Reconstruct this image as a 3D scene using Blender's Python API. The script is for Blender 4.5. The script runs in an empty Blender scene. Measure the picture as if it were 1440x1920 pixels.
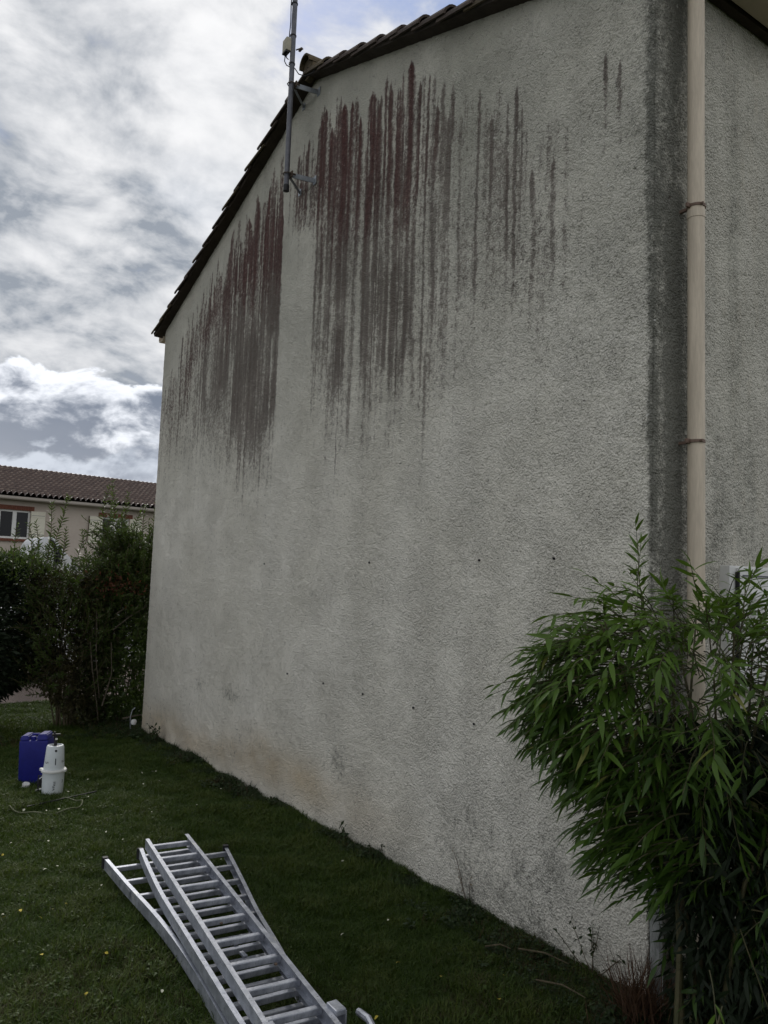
import bpy, bmesh, math, random
import numpy as np
from mathutils import Vector, Matrix
R = math.radians
rng = np.random.default_rng(7)
random.seed(7)
scn = bpy.context.scene
COL = scn.collection

# ------------------------------------------------------------------ camera
CAM = np.array([-3.066, -2.294, 1.85])
YAW, PITCH, ROLL = R(34.0), R(4.8), R(2.07)
fw = np.array([math.sin(YAW)*math.cos(PITCH), math.cos(YAW)*math.cos(PITCH), math.sin(PITCH)])
r0 = np.array([math.cos(YAW), -math.sin(YAW), 0.0]); u0 = np.cross(r0, fw)
up = u0*math.cos(ROLL) - r0*math.sin(ROLL); rt = r0*math.cos(ROLL) + u0*math.sin(ROLL)
cd = bpy.data.cameras.new('camera'); cam = bpy.data.objects.new('camera', cd); COL.objects.link(cam)
cam.matrix_world = Matrix(((rt[0], up[0], -fw[0], CAM[0]), (rt[1], up[1], -fw[1], CAM[1]),
                           (rt[2], up[2], -fw[2], CAM[2]), (0, 0, 0, 1)))
cd.sensor_fit = 'VERTICAL'; cd.sensor_height = 36.0; cd.lens = 36.0*1450/1920
cd.clip_start = 0.05; cd.clip_end = 3000
scn.camera = cam
scn.view_settings.view_transform = 'Standard'; scn.view_settings.look = 'None'
scn.view_settings.gamma = 1.0; scn.view_settings.exposure = 0.78
scn.view_settings.use_curve_mapping = False
scn.render.engine = 'CYCLES'
scn.cycles.use_denoising = True
scn.cycles.max_bounces = 6; scn.cycles.diffuse_bounces = 3; scn.cycles.glossy_bounces = 2
scn.cycles.transmission_bounces = 4; scn.cycles.transparent_max_bounces = 6

SUN = Vector((0.26, 0.86, 0.72)).normalized()
SUN_EL = math.asin(SUN.z); SUN_AZ = math.atan2(SUN.x, SUN.y)

# ------------------------------------------------------------------ node helper
class S:
    """socket wrapper with arithmetic"""
    def __init__(s, t, sock): s.t, s.k = t, sock
    def _m(s, op, o=None, o2=None, rev=False):
        n = s.t.nodes.new('ShaderNodeMath'); n.operation = op
        a = [s, o, o2]
        if rev: a = [o, s, o2]
        for i, v in enumerate(a):
            if v is None: continue
            if isinstance(v, S): s.t.links.new(v.k, n.inputs[i])
            else: n.inputs[i].default_value = v
        return S(s.t, n.outputs[0])
    def __add__(s, o): return s._m('ADD', o)
    __radd__ = __add__
    def __mul__(s, o): return s._m('MULTIPLY', o)
    __rmul__ = __mul__
    def __sub__(s, o): return s._m('SUBTRACT', o)
    def __rsub__(s, o): return s._m('SUBTRACT', o, rev=True)
    def __truediv__(s, o): return s._m('DIVIDE', o)
    def pow(s, o): return s._m('POWER', o)
    def max(s, o): return s._m('MAXIMUM', o)
    def min(s, o): return s._m('MINIMUM', o)
    def cl(s):
        r = s._m('MULTIPLY', 1.0); r.k.node.use_clamp = True; return r
    def ss(s, a, b):
        n = s.t.nodes.new('ShaderNodeMapRange'); n.interpolation_type = 'SMOOTHSTEP'
        s.t.links.new(s.k, n.inputs[0])
        rev = (not isinstance(a, S)) and (not isinstance(b, S)) and a > b
        if rev: a, b = b, a
        for i, v in ((1, a), (2, b)):
            if isinstance(v, S): s.t.links.new(v.k, n.inputs[i])
            else: n.inputs[i].default_value = v
        if rev: n.inputs[3].default_value, n.inputs[4].default_value = 1.0, 0.0
        return S(s.t, n.outputs[0])
class T:
    def __init__(s, tree): s.t = tree
    def node(s, typ, **kw):
        n = s.t.nodes.new(typ)
        for k, v in kw.items(): setattr(n, k, v)
        return n
    def lk(s, a, b): s.t.links.new(a.k if isinstance(a, S) else a, b)
    def coord(s, which='Object'):
        return S(s.t, s.node('ShaderNodeTexCoord').outputs[which])
    def sep(s, v):
        n = s.node('ShaderNodeSeparateXYZ'); s.lk(v, n.inputs[0]); return [S(s.t, n.outputs[i]) for i in range(3)]
    def comb(s, x, y, z):
        n = s.node('ShaderNodeCombineXYZ')
        for i, v in enumerate((x, y, z)):
            if isinstance(v, S): s.lk(v, n.inputs[i])
            else: n.inputs[i].default_value = v
        return S(s.t, n.outputs[0])
    def noise(s, v, scale=5, detail=4, rough=.55, dist=0.0, col=False):
        n = s.node('ShaderNodeTexNoise'); s.lk(v, n.inputs['Vector'])
        n.inputs['Scale'].default_value = scale; n.inputs['Detail'].default_value = detail
        n.inputs['Roughness'].default_value = rough; n.inputs['Distortion'].default_value = dist
        return S(s.t, n.outputs['Color' if col else 'Fac'])
    def voro(s, v, scale=5, feature='F1', rnd=1.0):
        n = s.node('ShaderNodeTexVoronoi', feature=feature); s.lk(v, n.inputs['Vector'])
        n.inputs['Scale'].default_value = scale; n.inputs['Randomness'].default_value = rnd
        return S(s.t, n.outputs['Distance'])
    def scale(s, v, sx, sy, sz):
        n = s.node('ShaderNodeVectorMath', operation='MULTIPLY'); s.lk(v, n.inputs[0]); n.inputs[1].default_value = (sx, sy, sz)
        return S(s.t, n.outputs[0])
    def mix(s, f, a, b):
        n = s.node('ShaderNodeMix', data_type='RGBA')
        if isinstance(f, S): s.lk(f, n.inputs['Factor'])
        else: n.inputs['Factor'].default_value = f
        for nm, v in (('A', a), ('B', b)):
            i = [q for q in n.inputs if q.name == nm and q.type == 'RGBA'][0]
            if isinstance(v, S): s.lk(v, i)
            else: i.default_value = (*v, 1)
        return S(s.t, [q for q in n.outputs if q.type == 'RGBA'][0])
    def attr(s, name, what='Fac'):
        n = s.node('ShaderNodeAttribute', attribute_name=name); return S(s.t, n.outputs[what])
    def info(s): return S(s.t, s.node('ShaderNodeObjectInfo').outputs['Random'])

def material(name, build=None, color=(.5, .5, .5), rough=.6, metal=0.0, spec=.4):
    m = bpy.data.materials.new(name); m.use_nodes = True
    t = T(m.node_tree); b = m.node_tree.nodes['Principled BSDF']
    b.inputs['Roughness'].default_value = rough; b.inputs['Metallic'].default_value = metal
    b.inputs['Specular IOR Level'].default_value = spec
    b.inputs['Base Color'].default_value = (*color, 1)
    if build: build(t, b)
    return m
def bump(t, b, h, strength=.6, dist=.01):
    n = t.node('ShaderNodeBump'); n.inputs['Strength'].default_value = strength; n.inputs['Distance'].default_value = dist
    t.lk(h, n.inputs['Height']); t.lk(n.outputs[0], b.inputs['Normal'])
def mottled(c1, c2, scale=6, rough=.7, bs=.3, bd=.004, bscale=80, metal=0.0, spec=.3, stretch=(1, 1, 1)):
    def f(t, b):
        p = t.scale(t.coord(), *stretch)
        n = t.noise(p, scale, 6, .6); n2 = t.noise(p, scale*7, 3, .6)
        f_ = (n*.65 + n2*.35).ss(.32, .68)
        t.lk(t.mix(f_, c1, c2), b.inputs['Base Color'])
        b.inputs['Roughness'].default_value = rough
        bump(t, b, t.noise(p, bscale, 3, .6), bs, bd)
    return material('m_%d' % len(bpy.data.materials), f, rough=rough, metal=metal, spec=spec)

# ------------------------------------------------------------------ world and sun
w = bpy.data.worlds.new('World'); scn.world = w; w.use_nodes = True
wt = T(w.node_tree); bg = w.node_tree.nodes['Background']
sky = wt.node('ShaderNodeTexSky', sky_type='NISHITA'); sky.sun_disc = False
sky.sun_elevation = SUN_EL; sky.sun_rotation = SUN_AZ; sky.air_density = 1.0; sky.dust_density = 1.5; sky.ozone_density = 1.5
bg.inputs['Strength'].default_value = 0.1
d = wt.coord('Generated'); dx, dy, dz = wt.sep(d)
zz = dz.max(0.0)
def dotv(v):
    n = wt.node('ShaderNodeVectorMath', operation='DOT_PRODUCT'); wt.lk(d, n.inputs[0]); n.inputs[1].default_value = v
    return S(w.node_tree, n.outputs['Value'])
q = wt.comb(dx/(zz+.34), dy/(zz+.34), dz*.6)
n1 = wt.noise(q, 2.3, 7, .52, .35); n2 = wt.noise(q, 6.4, 8, .57, .25)
qo = S(w.node_tree, wt.node('ShaderNodeVectorMath', operation='ADD').outputs[0]); wt.lk(q, qo.k.node.inputs[0]); qo.k.node.inputs[1].default_value = (.012, .035, 0)
emb = n2 - wt.noise(qo, 6.4, 8, .57, .25)
n3 = wt.noise(q, 1.5, 3, .5, .1)
hole = dotv((.54, .615, .575)).ss(.945, .993)
cover = (n1*.45 + n2*.55 - hole*.150 + .035).ss(.315, .46)
glow = dotv(tuple(SUN)).ss(.62, 1.0)
lum = (n2*.42 + n1*.58).ss(.37, .60)
lum = (lum*.58 + n3.ss(.38, .6)*.30 + emb*1.5 - .07 + dotv(tuple(SUN)).ss(.45, -.35)*.75).cl()  # last term brightens unseen clouds behind the camera to light the gable
cshade = wt.mix(lum, (.19, .212, .245), (.45, .456, .47))
cglow = wt.mix((glow*glow*lum*.75).cl(), cshade, (.60, .60, .605))
n4 = wt.noise(wt.scale(d, 1, 1, 2.4), 3.2, 3, .5)
darkc = (n4.ss(.5, .68)) * dz.ss(.62, .3)
cglow = wt.mix((darkc*.5).cl(), cglow, (.40, .43, .48))
k10 = wt.node('ShaderNodeVectorMath', operation='SCALE'); wt.lk(cglow, k10.inputs[0]); k10.inputs['Scale'].default_value = 10.0
blue = wt.mix(.88, S(w.node_tree, sky.outputs[0]), (1.05, 1.75, 3.5))
base = wt.mix((cover*.93 + .07).cl(), blue, S(w.node_tree, k10.outputs[0]))
# low cumulus banks
az = dx._m('ARCTAN2', dy)
el = dz._m('ARCSINE')
def bank(prev, top, amp, thick, seed, soft, tint_b, tint_d):
    v = wt.comb(az*5.0, el*9.0, seed)
    wob = wt.noise(wt.comb(az*7.0, seed, 0.0), 1.0, 2, .5)
    bil = wt.noise(v, 2.6, 6, .55, .35)
    bil2 = wt.noise(v, 1.3, 4, .55, .2)
    v2 = wt.comb(az*5.0, el*9.0 + .09, seed); eb = bil - wt.noise(v2, 2.6, 6, .55, .35)
    topv = (wob - .5)*amp*2 + (bil - .5)*(.11) + top
    depth = (topv - el)
    mask = depth.ss(0.0, soft)
    sh = (depth/thick*.75 + (bil2 - .5)*3.6 + (wt.noise(v, 5.5, 5, .6, .3) - .5)*1.6 - eb*3.6 + .12)
    # clouds away from the sun made paler to add light on the gable
    away = glow.ss(.9, .0)
    body = wt.mix(sh.ss(.15, 1.35), tint_b, wt.mix((away*.75).cl(), tint_d, (.60, .60, .60)))
    sc = wt.node('ShaderNodeVectorMath', operation='SCALE'); wt.lk(body, sc.inputs[0]); sc.inputs['Scale'].default_value = 10.0
    return wt.mix((mask*.96).cl(), prev, S(w.node_tree, sc.outputs[0]))
base = bank(base, R(13.2), R(2.4), R(3.4), 3.3, R(.45), (.60, .62, .66), (.115, .137, .18))
base = bank(base, R(8.0), R(1.6), R(3.6), 8.1, R(.9), (.40, .43, .48), (.15, .175, .225))
wt.lk(base, bg.inputs['Color'])

sd = bpy.data.lights.new('sun', 'SUN'); sd.energy = 1.2; sd.angle = R(14); sd.color = (1, .96, .9)
so = bpy.data.objects.new('sun', sd); COL.objects.link(so)
so.rotation_euler = (-SUN).to_track_quat('-Z', 'Y').to_euler(); so.location = (0, 20, 30)

# ------------------------------------------------------------------ mesh helpers
def mesh_from(name, V, F, mat=None, smooth=False):
    me = bpy.data.meshes.new(name)
    V = np.asarray(V, dtype=np.float32); F = np.asarray(F, dtype=np.int32)
    me.vertices.add(len(V)); me.vertices.foreach_set('co', V.ravel())
    k = F.shape[1]
    me.loops.add(F.size); me.loops.foreach_set('vertex_index', F.ravel())
    me.polygons.add(len(F)); me.polygons.foreach_set('loop_start', np.arange(0, F.size, k, dtype=np.int32))
    me.polygons.foreach_set('loop_total', np.full(len(F), k, dtype=np.int32))
    if smooth: me.polygons.foreach_set('use_smooth', np.ones(len(F), dtype=bool))
    me.update(calc_edges=True)
    if mat: me.materials.append(mat)
    return me
def link(name, me, parent=None, mat=None, loc=None):
    o = bpy.data.objects.new(name, me); COL.objects.link(o)
    if parent: o.parent = parent
    if mat and me and not me.materials: me.materials.append(mat)
    if loc is not None: o.location = loc
    return o
def bm_obj(name, bm, mat=None, parent=None, loc=None, smooth=False):
    me = bpy.data.meshes.new(name); bm.normal_update(); bm.to_mesh(me); bm.free()
    if smooth:
        for p in me.polygons: p.use_smooth = True
        try: me.set_sharp_from_angle(angle=R(40))
        except Exception: pass
    if mat: me.materials.append(mat)
    return link(name, me, parent, loc=loc)
def thing(name, label, cat, loc=(0, 0, 0), rz=0, group=None):
    o = bpy.data.objects.new(name, None); COL.objects.link(o); o.location = loc; o.rotation_euler = (0, 0, rz)
    o.empty_display_size = .1
    o['label'] = label; o['category'] = cat
    if group: o['group'] = group
    return o
def tag(o, label=None, cat=None, group=None, kind=None):
    if label: o['label'] = label
    if cat: o['category'] = cat
    if group: o['group'] = group
    if kind: o['kind'] = kind
    return o
def add_box(bm, c, s, rot=None, bevel=0.0):
    r = bmesh.ops.create_cube(bm, size=1.0)
    vs = r['verts']
    M = Matrix.Translation(c) @ (rot.to_4x4() if rot else Matrix.Identity(4)) @ Matrix.Diagonal((*s, 1))
    bmesh.ops.transform(bm, matrix=M, verts=vs)
    if bevel:
        es = list({e for v in vs for e in v.link_edges})
        bmesh.ops.bevel(bm, geom=es, offset=bevel, segments=2, affect='EDGES', profile=.6)
    return vs
def add_tube(bm, pts, rad, seg=8, cap=True):
    pts = [Vector(p) for p in pts]; n = len(pts)
    rads = rad if hasattr(rad, '__len__') else [rad]*n
    rings = []; prev = None
    for i, p in enumerate(pts):
        tdir = (pts[min(i+1, n-1)] - pts[max(i-1, 0)]).normalized()
        a = Vector((0, 0, 1)) if abs(tdir.z) < .9 else Vector((1, 0, 0))
        if prev is not None: a = prev
        x = (a - tdir*a.dot(tdir)).normalized(); y = tdir.cross(x); prev = x
        rings.append([bm.verts.new(p + (x*math.cos(2*math.pi*k/seg) + y*math.sin(2*math.pi*k/seg))*rads[i]) for k in range(seg)])
    for i in range(n-1):
        for k in range(seg):
            bm.faces.new((rings[i][k], rings[i][(k+1) % seg], rings[i+1][(k+1) % seg], rings[i+1][k]))
    if cap:
        bm.faces.new(list(reversed(rings[0]))); bm.faces.new(rings[-1])
def add_lathe(bm, prof, seg=32, c=(0, 0, 0)):
    rings = []
    for r, z in prof:
        rings.append([bm.verts.new((c[0]+r*math.cos(2*math.pi*k/seg), c[1]+r*math.sin(2*math.pi*k/seg), c[2]+z)) for k in range(seg)])
    for i in range(len(rings)-1):
        for k in range(seg):
            bm.faces.new((rings[i][k], rings[i][(k+1) % seg], rings[i+1][(k+1) % seg], rings[i+1][k]))
    if prof[0][0] > 1e-5: bm.faces.new(list(reversed(rings[0])))
    if prof[-1][0] > 1e-5: bm.faces.new(rings[-1])
def add_prism(bm, poly, h0, h1, f):
    """poly in 2D, f(u,v,h)->point"""
    a = [bm.verts.new(f(u, v, h0)) for u, v in poly]; b = [bm.verts.new(f(u, v, h1)) for u, v in poly]
    n = len(poly)
    for i in range(n): bm.faces.new((a[i], a[(i+1) % n], b[(i+1) % n], b[i]))
    bm.faces.new(list(reversed(a))); bm.faces.new(b)
def box(name, c, s, mat, parent=None, bevel=0.0, rot=None, smooth=False):
    bm = bmesh.new(); add_box(bm, c, s, rot, bevel); return bm_obj(name, bm, mat, parent, smooth=smooth)
def tube(name, pts, rad, mat, parent=None, seg=8):
    bm = bmesh.new(); add_tube(bm, pts, rad, seg); return bm_obj(name, bm, mat, parent, smooth=True)

# numpy value noise
_tab = rng.random((512, 512)).astype(np.float32)
def vnoise(x, y, seed=0):
    x = np.asarray(x, dtype=np.float64) + seed*17.13 + 1000; y = np.asarray(y, dtype=np.float64) + seed*7.77 + 1000
    xi = np.floor(x).astype(int); yi = np.floor(y).astype(int); fx = x-xi; fy = y-yi
    fx = fx*fx*(3-2*fx); fy = fy*fy*(3-2*fy)
    a = _tab[xi % 512, yi % 512]; b = _tab[(xi+1) % 512, yi % 512]; c = _tab[xi % 512, (yi+1) % 512]; e = _tab[(xi+1) % 512, (yi+1) % 512]
    return (a*(1-fx)+b*fx)*(1-fy) + (c*(1-fx)+e*fx)*fy
def fbm(x, y, o=4, seed=0, g=.5):
    s = 0; a = 1; tot = 0
    for i in range(o): s = s + a*vnoise(x*2**i, y*2**i, seed+i*3); tot += a; a *= g
    return s/tot
def sstep(x, a, b):
    t_ = np.clip((x-a)/(b-a), 0, 1); return t_*t_*(3-2*t_)

def ground(x, y):
    x = np.asarray(x, float); y = np.asarray(y, float)
    z = -0.025*np.clip(y, -4, 15)
    z = z + 2.25*sstep(y, 16, 29)
    return z + np.where(y < 9.8, (fbm(x*.9, y*.9, 2, 5) - .5)*.05*sstep(y, 9.8, 8.5), 0)

# ------------------------------------------------------------------ materials
LEAF = {}
def leafmat(name, c1, c2, trans=.35, rough=.45, tc=None):
    m = bpy.data.materials.new(name); m.use_nodes = True; t = T(m.node_tree)
    b = m.node_tree.nodes['Principled BSDF']; out = m.node_tree.nodes['Material Output']
    p = t.coord('Object'); n = t.noise(p, 9, 3, .6); n2 = t.noise(p, 2.0, 2, .5); at = t.attr('tone')
    f = (at*.75 + n*.2 + n2*.15 - .05).cl()
    c = t.mix(f, c1, c2)
    t.lk(c, b.inputs['Base Color']); b.inputs['Roughness'].default_value = rough; b.inputs['Specular IOR Level'].default_value = .3
    tr = t.node('ShaderNodeBsdfTranslucent'); tcc = t.mix(.55, c, tc or (.10, .16, .02)); t.lk(tcc, tr.inputs[0])
    mx = t.node('ShaderNodeMixShader'); mx.inputs[0].default_value = trans
    m.node_tree.links.new(b.outputs[0], mx.inputs[1]); m.node_tree.links.new(tr.outputs[0], mx.inputs[2]); m.node_tree.links.new(mx.outputs[0], out.inputs[0])
    return m

def build_wall(side):
    def f(t, b):
        p = t.coord()
        fine = t.noise(p, 95, 4, .65); fine2 = t.noise(p, 210, 2, .6); mid = t.noise(p, 28, 3, .6)
        big = t.noise(p, 1.1, 5, .6); vert = t.noise(t.scale(p, 6, 6, .5), 1.6, 5, .6)
        grain = t.voro(p, 85)
        base = t.mix(big.ss(.3, .7), (.74, .705, .615), (.81, .775, .69))
        upper_tone = t.attr('upper_tone')
        base = t.mix((upper_tone*(big*.5+.6)).cl(), base, (.45, .44, .375))
        base = t.mix((vert.ss(.50, .75)*(upper_tone*.20+.03)).cl(), base, (.36, .355, .32))
        red = t.attr('red'); dark = t.attr('dark'); ochre = t.attr('ochre'); algae = t.attr('algae')
        sp = ((fine*.42 + mid*.36 + t.noise(p, 11, 3, .6)*.22) - .5)*4.3 + .5
        # growth sits on the raised lumps first: threshold by grain
        dm = (dark*1.12 - sp*.82 + .10).ss(-.12, .52)*(dark*.5+.5)
        rm = (red*1.35 - sp*.8 + .08).ss(-.15, .60)*(red*.5+.45)
        base = t.mix((ochre*.62*(mid*.8+.6)).cl(), base, (.53, .385, .20))
        am = (algae*1.15 - sp*.75 + .08).ss(-.25, .65)
        base = t.mix((am*.85).cl(), base, (.115, .118, .10))
        base = t.mix((dm*.88).cl(), base, (.125, .098, .085))
        base = t.mix((rm*.93).cl(), base, t.mix(mid.ss(.35, .65), (.072, .028, .028), (.125, .052, .048)))
        pale = (t.noise(p, 60, 1, .5).ss(.70, .76) * (red+dark).cl() * .6).cl()
        base = t.mix(pale, base, (.5, .44, .42))
        pit = t.noise(t.scale(p, 1, 1, 1.5), 62, 2, .55)  # mask for the painted shade flecks, not surface pits
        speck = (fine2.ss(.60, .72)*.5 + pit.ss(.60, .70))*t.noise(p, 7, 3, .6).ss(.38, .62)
        base = t.mix((speck*.5).cl(), base, (.16, .15, .13))  # dark flecks paint in the shade beneath the roughcast lumps
        chip = t.noise(p, 19, 2, .5).ss(.735, .76)
        base = t.mix((chip*.5).cl(), base, (.78, .76, .72))
        t.lk(base, b.inputs['Base Color'])
        b.inputs['Roughness'].default_value = .95; b.inputs['Specular IOR Level'].default_value = .15
        h = (t.noise(p, 2.6, 4, .6).ss(.25, .75)*.7+.55)*((1.0 - grain)*.75 + fine*.8 + mid*.42 - pit.ss(.55, .72)*.5)
        bump(t, b, h, 1.0, .017)
    return material('roughcast_'+side, f)
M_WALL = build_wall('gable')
M = {}
M['plain_wall'] = mottled((.44, .42, .38), (.52, .5, .45), 3, .95, .5, .006, 90)
M['tile'] = mottled((.045, .035, .03), (.10, .075, .06), 9, .9, .8, .01, 40)
M['tile_moss'] = mottled((.06, .05, .035), (.13, .10, .06), 9, .95, .9, .01, 40)
M['dark_wood'] = mottled((.030, .022, .016), (.055, .042, .032), 12, .85, .5, .004, 60)
M['beige_pvc'] = mottled((.50, .43, .34), (.67, .58, .46), 26, .55, .15, .001, 100, stretch=(1, 1, .10))
M['gutter'] = mottled((.46, .39, .29), (.52, .44, .34), 5, .55, .15, .001, 100)
M['collar'] = mottled((.12, .075, .055), (.20, .14, .11), 20, .6, .3, .002, 100)
M['galv'] = mottled((.22, .24, .26), (.34, .36, .38), 16, .5, .2, .001, 120, metal=.55)
M['galv_dark'] = mottled((.10, .105, .12), (.18, .18, .20), 16, .6, .2, .001, 120, metal=.4)
M['rust'] = mottled((.05, .04, .035), (.12, .085, .06), 30, .8, .3, .001, 120)
M['cream_box'] = mottled((.33, .31, .24), (.42, .39, .30), 18, .6, .2, .001, 80)
M['black_rubber'] = mottled((.010, .010, .011), (.02, .02, .022), 20, .55, .2, .001, 100)
M['white_pvc'] = mottled((.60, .60, .58), (.68, .68, .66), 4, .45, .1, .0005, 60)
M['white_plastic'] = mottled((.56, .60, .62), (.66, .70, .71), 4, .42, .1, .0008, 40)
M['blue'] = mottled((.006, .008, .13), (.010, .014, .19), 5, .5, .15, .001, 50)
M['ink'] = material('ink', color=(.03, .03, .035), rough=.6)
M['olive_hose'] = mottled((.07, .08, .035), (.11, .12, .06), 12, .5, .1, .001, 80)
M['van_white'] = mottled((.62, .64, .66), (.70, .71, .73), 2, .25, .03, .0005, 5)
M['glass'] = material('glass_dark', color=(.012, .013, .015), rough=.12, spec=.22)
M['tyre'] = mottled((.012, .012, .012), (.03, .03, .03), 20, .9, .3, .002, 60)
M['hub'] = material('hub', color=(.5, .5, .52), rough=.35, metal=.8)
M['far_render'] = mottled((.43, .37, .32), (.48, .42, .36), 1.4, .95, .2, .004, 20)
M['brick'] = mottled((.13, .05, .032), (.20, .08, .052), 14, .9, .4, .004, 40)
M['shutter'] = mottled((.60, .57, .47), (.68, .65, .54), 5, .6, .1, .002, 20)
M['far_gutter'] = material('far_gutter', color=(.36, .32, .28), rough=.5)
M['stem'] = mottled((.05, .038, .022), (.12, .10, .06), 30, .85, .4, .002, 90)
M['twig_pale'] = mottled((.06, .048, .034), (.125, .105, .078), 30, .85, .4, .002, 90)
M['culm'] = mottled((.045, .05, .02), (.10, .085, .045), 14, .6, .3, .002, 90)
M['dead'] = mottled((.16, .07, .04), (.26, .14, .08), 30, .9, .3, .002, 90)
M['stake'] = mottled((.17, .18, .17), (.40, .41, .40), 22, .85, .6, .003, 120, stretch=(1, 1, .4))
M['yellow_leaf'] = material('yellow_leaf', color=(.50, .40, .05), rough=.7)
M['petal'] = material('petal', color=(.55, .55, .42), rough=.7)

def far_tile(t, b):
    p = t.coord(); n = t.noise(p, 3, 4, .6); n2 = t.noise(p, 14, 3, .6)
    c = t.mix(n2.ss(.35, .65), (.055, .032, .026), (.11, .068, .052))
    c = t.mix((n.ss(.5, .75)*.4).cl(), c, (.04, .03, .025))
    c = t.mix((t.attr('lip_glint').ss(.2, .8)*.8).cl(), c, (.30, .23, .185))  # tile lips painted paler as sky glints
    t.lk(c, b.inputs['Base Color']); b.inputs['Roughness'].default_value = .38; b.inputs['Specular IOR Level'].default_value = .6
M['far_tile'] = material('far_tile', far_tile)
def alu(t, b):
    p = t.coord(); n = t.noise(p, 22, 5, .65); n2 = t.noise(p, 7, 4, .6, 1.0); n3 = t.noise(t.scale(p, 1, 1, 1), 140, 2, .6)
    c = t.mix(n.ss(.3, .7), (.30, .32, .37), (.50, .52, .57))
    c = t.mix((n2.ss(.58, .72)*.6).cl(), c, (.62, .62, .60))
    c = t.mix((n3.ss(.60, .68)*n2.ss(.4, .6)*.85).cl(), c, (.10, .10, .10))
    sc_ = t.noise(t.scale(p, 9, 1, 4), 16, 4, .7).ss(.60, .66); c = t.mix((sc_*.5).cl(), c, (.16, .165, .18))
    t.lk(c, b.inputs['Base Color']); b.inputs['Metallic'].default_value = .65
    t.lk((n*.35+.3).cl(), b.inputs['Roughness'])
    bump(t, b, n3, .15, .001)
M['alu'] = material('aluminium', alu)
def soil(t, b):
    p = t.coord(); n = t.noise(p, 1.2, 5, .6); n2 = t.noise(p, 30, 4, .7)
    c = t.mix(n2.ss(.3, .7), (.015, .023, .006), (.040, .052, .014))
    c = t.mix((n.ss(.5, .7)*.5).cl(), c, (.030, .027, .014))
    t.lk(c, b.inputs['Base Color']); b.inputs['Roughness'].default_value = .95; b.inputs['Specular IOR Level'].default_value = .1
    bump(t, b, n2, .8, .02)
M['soil'] = material('soil', soil)
def gravel(t, b):
    p = t.coord(); n = t.noise(p, 40, 4, .7); v = t.voro(p, 45)
    c = t.mix(n.ss(.3, .7), (.10, .075, .062), (.20, .155, .13))
    t.lk(c, b.inputs['Base Color']); b.inputs['Roughness'].default_value = .95
    bump(t, b, v, .8, .01)
M['gravel'] = material('gravel', gravel)
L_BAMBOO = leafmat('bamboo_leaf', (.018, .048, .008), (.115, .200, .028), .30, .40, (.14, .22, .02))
L_YOUNG = leafmat('young_bamboo_leaf', (.10, .13, .02), (.20, .21, .05), .35, .45, (.25, .26, .05))
L_PRIVET = leafmat('privet_leaf', (.020, .040, .008), (.085, .125, .022), .35, .45)
L_BROWN = leafmat('dull_leaf', (.022, .026, .010), (.085, .070, .028), .30, .6, (.10, .09, .02))
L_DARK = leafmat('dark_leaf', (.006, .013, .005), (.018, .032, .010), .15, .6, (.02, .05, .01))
L_GRASS = [leafmat('grass_a', (.023, .048, .005), (.062, .102, .014), .3, .55),
           leafmat('grass_b', (.034, .057, .007), (.088, .115, .021), .3, .6),
           leafmat('grass_dry', (.045, .045, .018), (.095, .085, .040), .2, .8, (.1, .1, .03))]
L_WEED = leafmat('weed_leaf', (.010, .024, .006), (.036, .060, .015), .2, .5, (.03, .07, .01))

# ------------------------------------------------------------------ terrain
xs = np.concatenate([-np.geomspace(400, 14, 10), np.linspace(-13, 13, 66), np.geomspace(14, 400, 10)])
ys = np.concatenate([-np.geomspace(300, 8, 8), np.linspace(-7, 32, 118), np.geomspace(34, 900, 12)])
def sheet(name, xs, ys, dz, mat, zf=ground):
    X, Y = np.meshgrid(xs, ys, indexing='ij'); Z = zf(X, Y) + dz
    V = np.stack([X, Y, Z], -1).reshape(-1, 3); nx, ny = X.shape
    i = np.arange(nx*ny).reshape(nx, ny)
    F = np.stack([i[:-1, :-1], i[1:, :-1], i[1:, 1:], i[:-1, 1:]], -1).reshape(-1, 4)
    return link(name, mesh_from(name, V, F, mat, True))
tag(sheet('ground', xs, ys, 0, M['soil']), kind='structure')
tag(sheet('driveway', np.linspace(-13, 13, 66)[8:60], np.linspace(10.75, 15.8, 12), .006, M['gravel']), kind='structure')

# ------------------------------------------------------------------ the gable house
LEN, RIDGE_Y, RIDGE_Z, SL = 7.45, 3.6, 6.28, .352
def top_z(y): return RIDGE_Z - SL*np.abs(y-RIDGE_Y)
house = thing('gable_house', 'large pale roughcast house gable streaked with red and black stains', 'house')

def lumps(a, z, seed):
    n = fbm(a*38, z*38, 3, seed, .6); n2 = fbm(a*9, z*9, 2, seed+20)
    return (n-.5)*.012 + (n2-.5)*.005
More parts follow.
